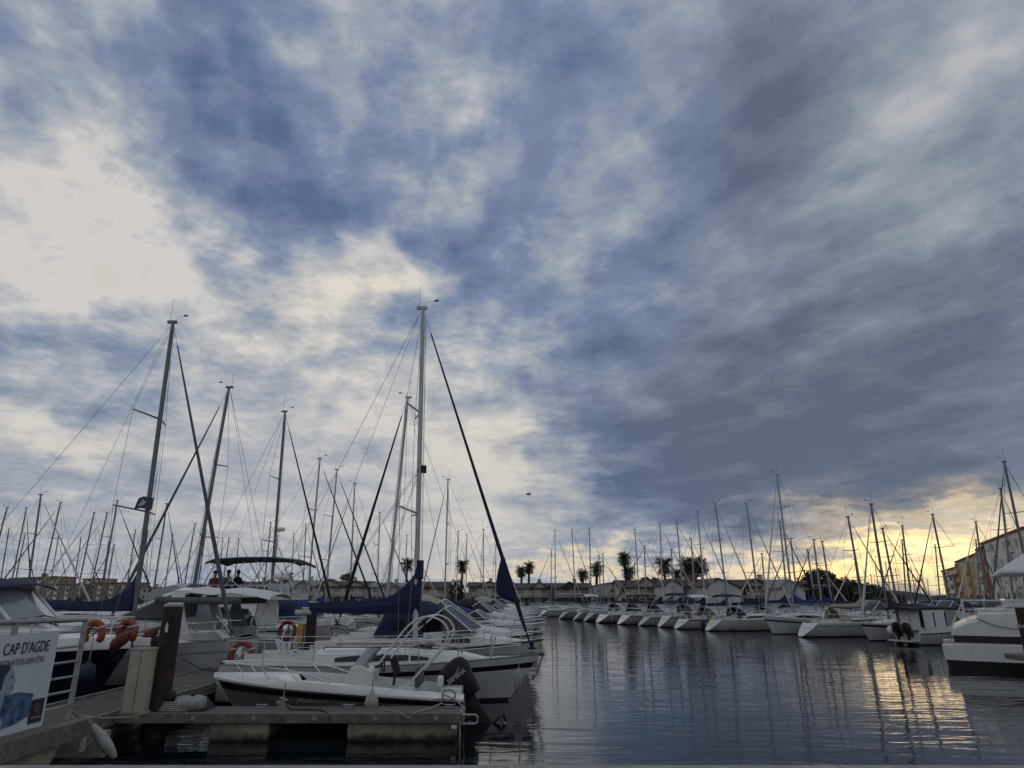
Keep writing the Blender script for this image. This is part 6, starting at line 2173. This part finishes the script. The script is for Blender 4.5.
# ------------------------------------------------------------------ cabin boat with black outboards (right)
p = on(900, 645, 0)
cbt, HB_ = motorboat('grey cabin boat with black canopy and two black outboards ending the far row', 'motor boats across the water', (p.x + .7, p.y + .3), HEAD, 7.2, hullm=WHITE2, B=2.7, fs=.8, fb=1.2, canopy=None, seed=200, det=2, cabh=.7)
zc0 = .8
q = MB()
q.loft([[(x, 1.25 * math.cos(a), 2.5 + .14 * math.sin(a) + dz) for a in [PI * k / 8 for k in range(9)]] + [(x, 1.25 * math.cos(a), 2.40 + .12 * math.sin(a) + dz) for a in [PI * k / 8 for k in range(8, -1, -1)]] for x, dz in ((-.5, -.06), (.4, 0), (2.4, .03), (3.9, -.02))])
cnp = q.build('black_canopy', BLACK, cbt)
for k in range(3):
    x0 = .45 + k * 1.05
    for sd in (-1, 1):
        q = MB()
        q.loft([[(x0 + dx, sd * 1.22, 1.05), (x0 + dx, sd * 1.20, 2.42)] for dx in (0, .3, .6, .92)], 0, closed=False, cap0=False, cap1=False)
        q.build('canopy_side_panel', WHITEC if k < 2 else CLEAR, cnp)
q = MB()
for y0 in (-1.0, -.1):
    q.loft([[(.32, y0 + dy, 1.0), (.32, y0 + dy, 2.42)] for dy in (0, .4, .85)], 0, closed=False, cap0=False, cap1=False)
q.build('canopy_back_panel', WHITEC, cnp)
outboard(cbt, -.1, .45, .85, R(-6), ENGINE, .95)
outboard(cbt, -.1, -.45, .85, R(-6), ENGINE, .95)
MB().ball((-.35, 1.0, .95), (.36, .28, .34), 12, 8).build('white_fender_ball', WHITE, cbt)
cbt.scale = (.82, .82, .82)
tn = thing('inflatable_dinghy', 'grey inflatable dinghy moored beside the black-canopied cabin boat', 'dinghy', (p.x + 2.4, p.y - 3.0, 0), HEAD)
q = MB()
q.tube([(0, .75, .35), (1.6, .75, .37), (2.6, .6, .45), (3.2, .25, .58), (3.35, 0, .62), (3.2, -.25, .58), (2.6, -.6, .45), (1.6, -.75, .37), (0, -.75, .35)], [.18, .24, .24, .23, .22, .23, .24, .24, .18], 10)
q.build('tube', mat('grey_hypalon', (.25, .26, .27), .6), tn)
MB().span(.2, 2.6, -.6, .6, .12, .2).build('floor', GREYG, tn)
MB().span(.16, .24, -.6, .6, .1, .55).build('transom', GREYG, tn)
outboard(tn, .15, 0, .62, 0, mat('grey_cowl', (.3, .3, .31), .4), .55)

# ------------------------------------------------------------------ white catamaran-like boat on the right
ct = thing('power_catamaran', 'white blunt-bowed catamaran with black boot stripe and white roof, cut by the right edge', 'catamaran', (17.35, 28.9, 0), R(-32))
q = MB()


def cat_hull(y0, y1, xoff, z_top, zb):
    q = MB()
    rings = []
    for x, k in ((xoff, .55), (xoff + .12, .8), (xoff + .5, .95), (xoff + 2, 1), (xoff + 9, 1)):
        yc, hw = (y0 + y1) / 2, (y1 - y0) / 2 * k
        rings.append([(x + .10 * (1 - .6), yc - hw * .9, -.4), (x + .06, yc - hw * .96, .0), (x + .02, yc - hw, zb), (x, yc - hw, zb + .004), (x - .03, yc - hw, z_top), (x - .03, yc + hw, z_top), (x, yc + hw, zb + .004), (x + .02, yc + hw, zb), (x + .06, yc + hw * .96, 0), (x + .1 * .4, yc + hw * .9, -.4)])
    q.loft(rings, lambda i, j: 1 if j in (0, 1, 7, 8, 9) else 0, cap0=False, smooth=False)
    r0 = rings[0]
    q.add(r0, [(3, 4, 5, 6), (2, 3, 6, 7), (1, 2, 7, 8), (0, 1, 8, 9)], [0, 1, 1, 1])
    return q


cat_hull(-.3, 1.1, 0, .86, .32).build('near_hull', [WHITE, BLACKG], ct, bevel=.03)
cat_hull(3.6, 5.0, 0, .86, .32).build('far_hull', [WHITE, BLACKG], ct, bevel=.03)
q = MB()
q.span(.42, 9, -.15, 4.85, .864, 1.24)
q.v = [(x, y, max(z, .98) if x > .4 else z) for x, y, z in q.v]
q.build('black_rubbing_band', BLACKG, ct)
MB().span(.44, 9, -.12, 4.82, .866, .978).build('bridge_deck', WHITE, ct)
q = MB()
rings = []
for x, h_ in ((.36, .05), (.45, .28), (.9, .52), (1.35, .68), (1.40, .98), (2.3, 1.02), (9, 1.05)):
    rings.append([(x, -.18, 1.244), (x, -.18, 1.244 + h_ * .8), (x, -.06, 1.244 + h_), (x, 4.76, 1.244 + h_), (x, 4.88, 1.244 + h_ * .8), (x, 4.88, 1.244)])
q.loft(rings, smooth=False)
bd = q.build('foredeck', WHITE, ct)
q = MB()
q.tube([(.36, -.12, 1.4), (.5, -.12, 1.72), (.95, -.12, 2.52), (1.0, -.12, 2.56), (8, -.12, 2.56)], .024, 8)
q.tube([(.95, -.12, 2.2), (8, -.12, 2.2)], .018, 8)
q.tube([(.80, -.12, 2.25), (1.4, -.12, 2.24)], .014, 6)
for x in (.95, 1.65, 2.35, 3.05, 3.75, 4.5, 5.3):
    q.tube([(x, -.12, 1.85), (x, -.12, 2.56)], .018, 6)
q.tube([(.95, -.12, 2.56), (.95, 4.8, 2.56), (8, 4.8, 2.56)], .024, 8)
for y in (1.2, 2.4, 3.6, 4.8):
    q.tube([(.95, y, 1.85), (.95, y, 2.56)], .018, 6)
q.tube([(.95, -.12, 2.2), (.95, 4.8, 2.2)], .018, 6)
q.build('deck_rail', WHITEP, ct)
MB().span(2.4, 8.5, .9, 3.8, 2.3, 2.62).build('deck_house', WHITE, ct, bevel=.05)
q = MB()                                          # peaked white roof on posts
e0, e1, y0, y1 = 2.35, 9, -.3, 5.0
q.add([(e0, y0, 3.70), (e1, y0, 3.70), (e1, y1, 3.70), (e0, y1, 3.70), (4.7, 1.6, 5.25), (6.4, 1.6, 5.25), (6.4, 3.1, 5.25), (4.7, 3.1, 5.25), (e0 - .02, y0 - .02, 3.56), (e1, y0 - .02, 3.56), (e1, y1, 3.56), (e0 - .02, y1, 3.56)],
      [(0, 1, 5, 4), (1, 2, 6, 5), (2, 3, 7, 6), (3, 0, 4, 7), (4, 5, 6, 7), (0, 8, 9, 1), (1, 9, 10, 2), (2, 10, 11, 3), (3, 11, 8, 0), (8, 11, 10, 9)])
rf = q.build('peaked_roof', WHITEC, ct, bevel=.06)
q = MB()
for x, y in ((2.6, -.05), (2.6, 4.75), (6.5, -.05), (6.5, 4.75)):
    q.tube([(x, y, 2.2), (x, y, 3.6)], .035, 8)
q.build('roof_post', WHITEP, ct)
MB().tube([(1.3, -.20, 1.9), (1.9, -.24, 1.62), (2.5, -.26, 1.52), (3.1, -.24, 1.72)], .014, 6).build('fore_rope', ROPED, ct)

pc = thing('mooring_pile', 'dark weathered pile beside the blunt-bowed catamaran', 'mooring pile', (17.55, 24.4, 0))
MB().tube([(0, 0, -1), (0, 0, 1.2), (0, 0, 2.35)], [.17, .165, .16], 14).build('post', PILE, pc)
MB().tube([(.16 * math.cos(a), .16 * math.sin(a), 1.75 + .03 * math.sin(3 * a)) for a in [6.2832 * k / 14 for k in range(14)]], .06, 6, closed=True).build('rope_wrap', ROPE, pc)
pb = thing('pontoon_end', 'concrete pontoon end with timber cap at the right edge, under the dark pile', 'pontoon', (0, 0, 0))
MB().span(17.2, 24, 23.5, 24.2, -.4, .68).build('float', FLOATM, pb, bevel=.03)
MB().span(16.9, 24, 23.44, 24.75, .684, .86).build('timber_cap', BEAM, pb, bevel=.02)
MB().lathe([(.03, .86), (.24, .86), (.25, .93), (.16, 1.0), (.03, 1.02)], (17.3, 23.8, 0), 14).build('mooring_ring', GALV, pb)

# ------------------------------------------------------------------ gull
p = at(528.5, 494.5, 45)
gl_ = thing('gull', 'small dark gull flying in the pale sky right of the navy foresail', 'bird', p, R(20))
gl_.scale = (.62, .62, .62)
q = MB()
q.lathe([(.01, -.28), (.05, -.2), (.085, -.02), (.08, .12), (.05, .2), (.055, .26), (.01, .34)], (0, 0, 0), 10, axis='x')
for sd in (-1, 1):
    q.loft([[(.10, sd * .05, .03), (-.10, sd * .05, .02), (0, sd * .05, .05)], [(.14, sd * .35, .17), (-.06, sd * .35, .16), (.03, sd * .35, .19)], [(.02, sd * .72, .12), (-.10, sd * .72, .11), (-.03, sd * .72, .13)]])
q.build('body', mat('gull_feathers', (.09, .09, .10), .9), gl_)

# near quay furniture within view: coping along the quay edge
q = MB()
for k in range(16):
    q.span(-24 + k * 3, -24 + k * 3 + 2.985, 6.5, 6.955, 1.204, 1.222)
tag(q.build('quay', mat('pale_coping_stone', (.30, .295, .285), .9, var=.2, scale=3, bump=.4, bscale=30)), kind='structure')
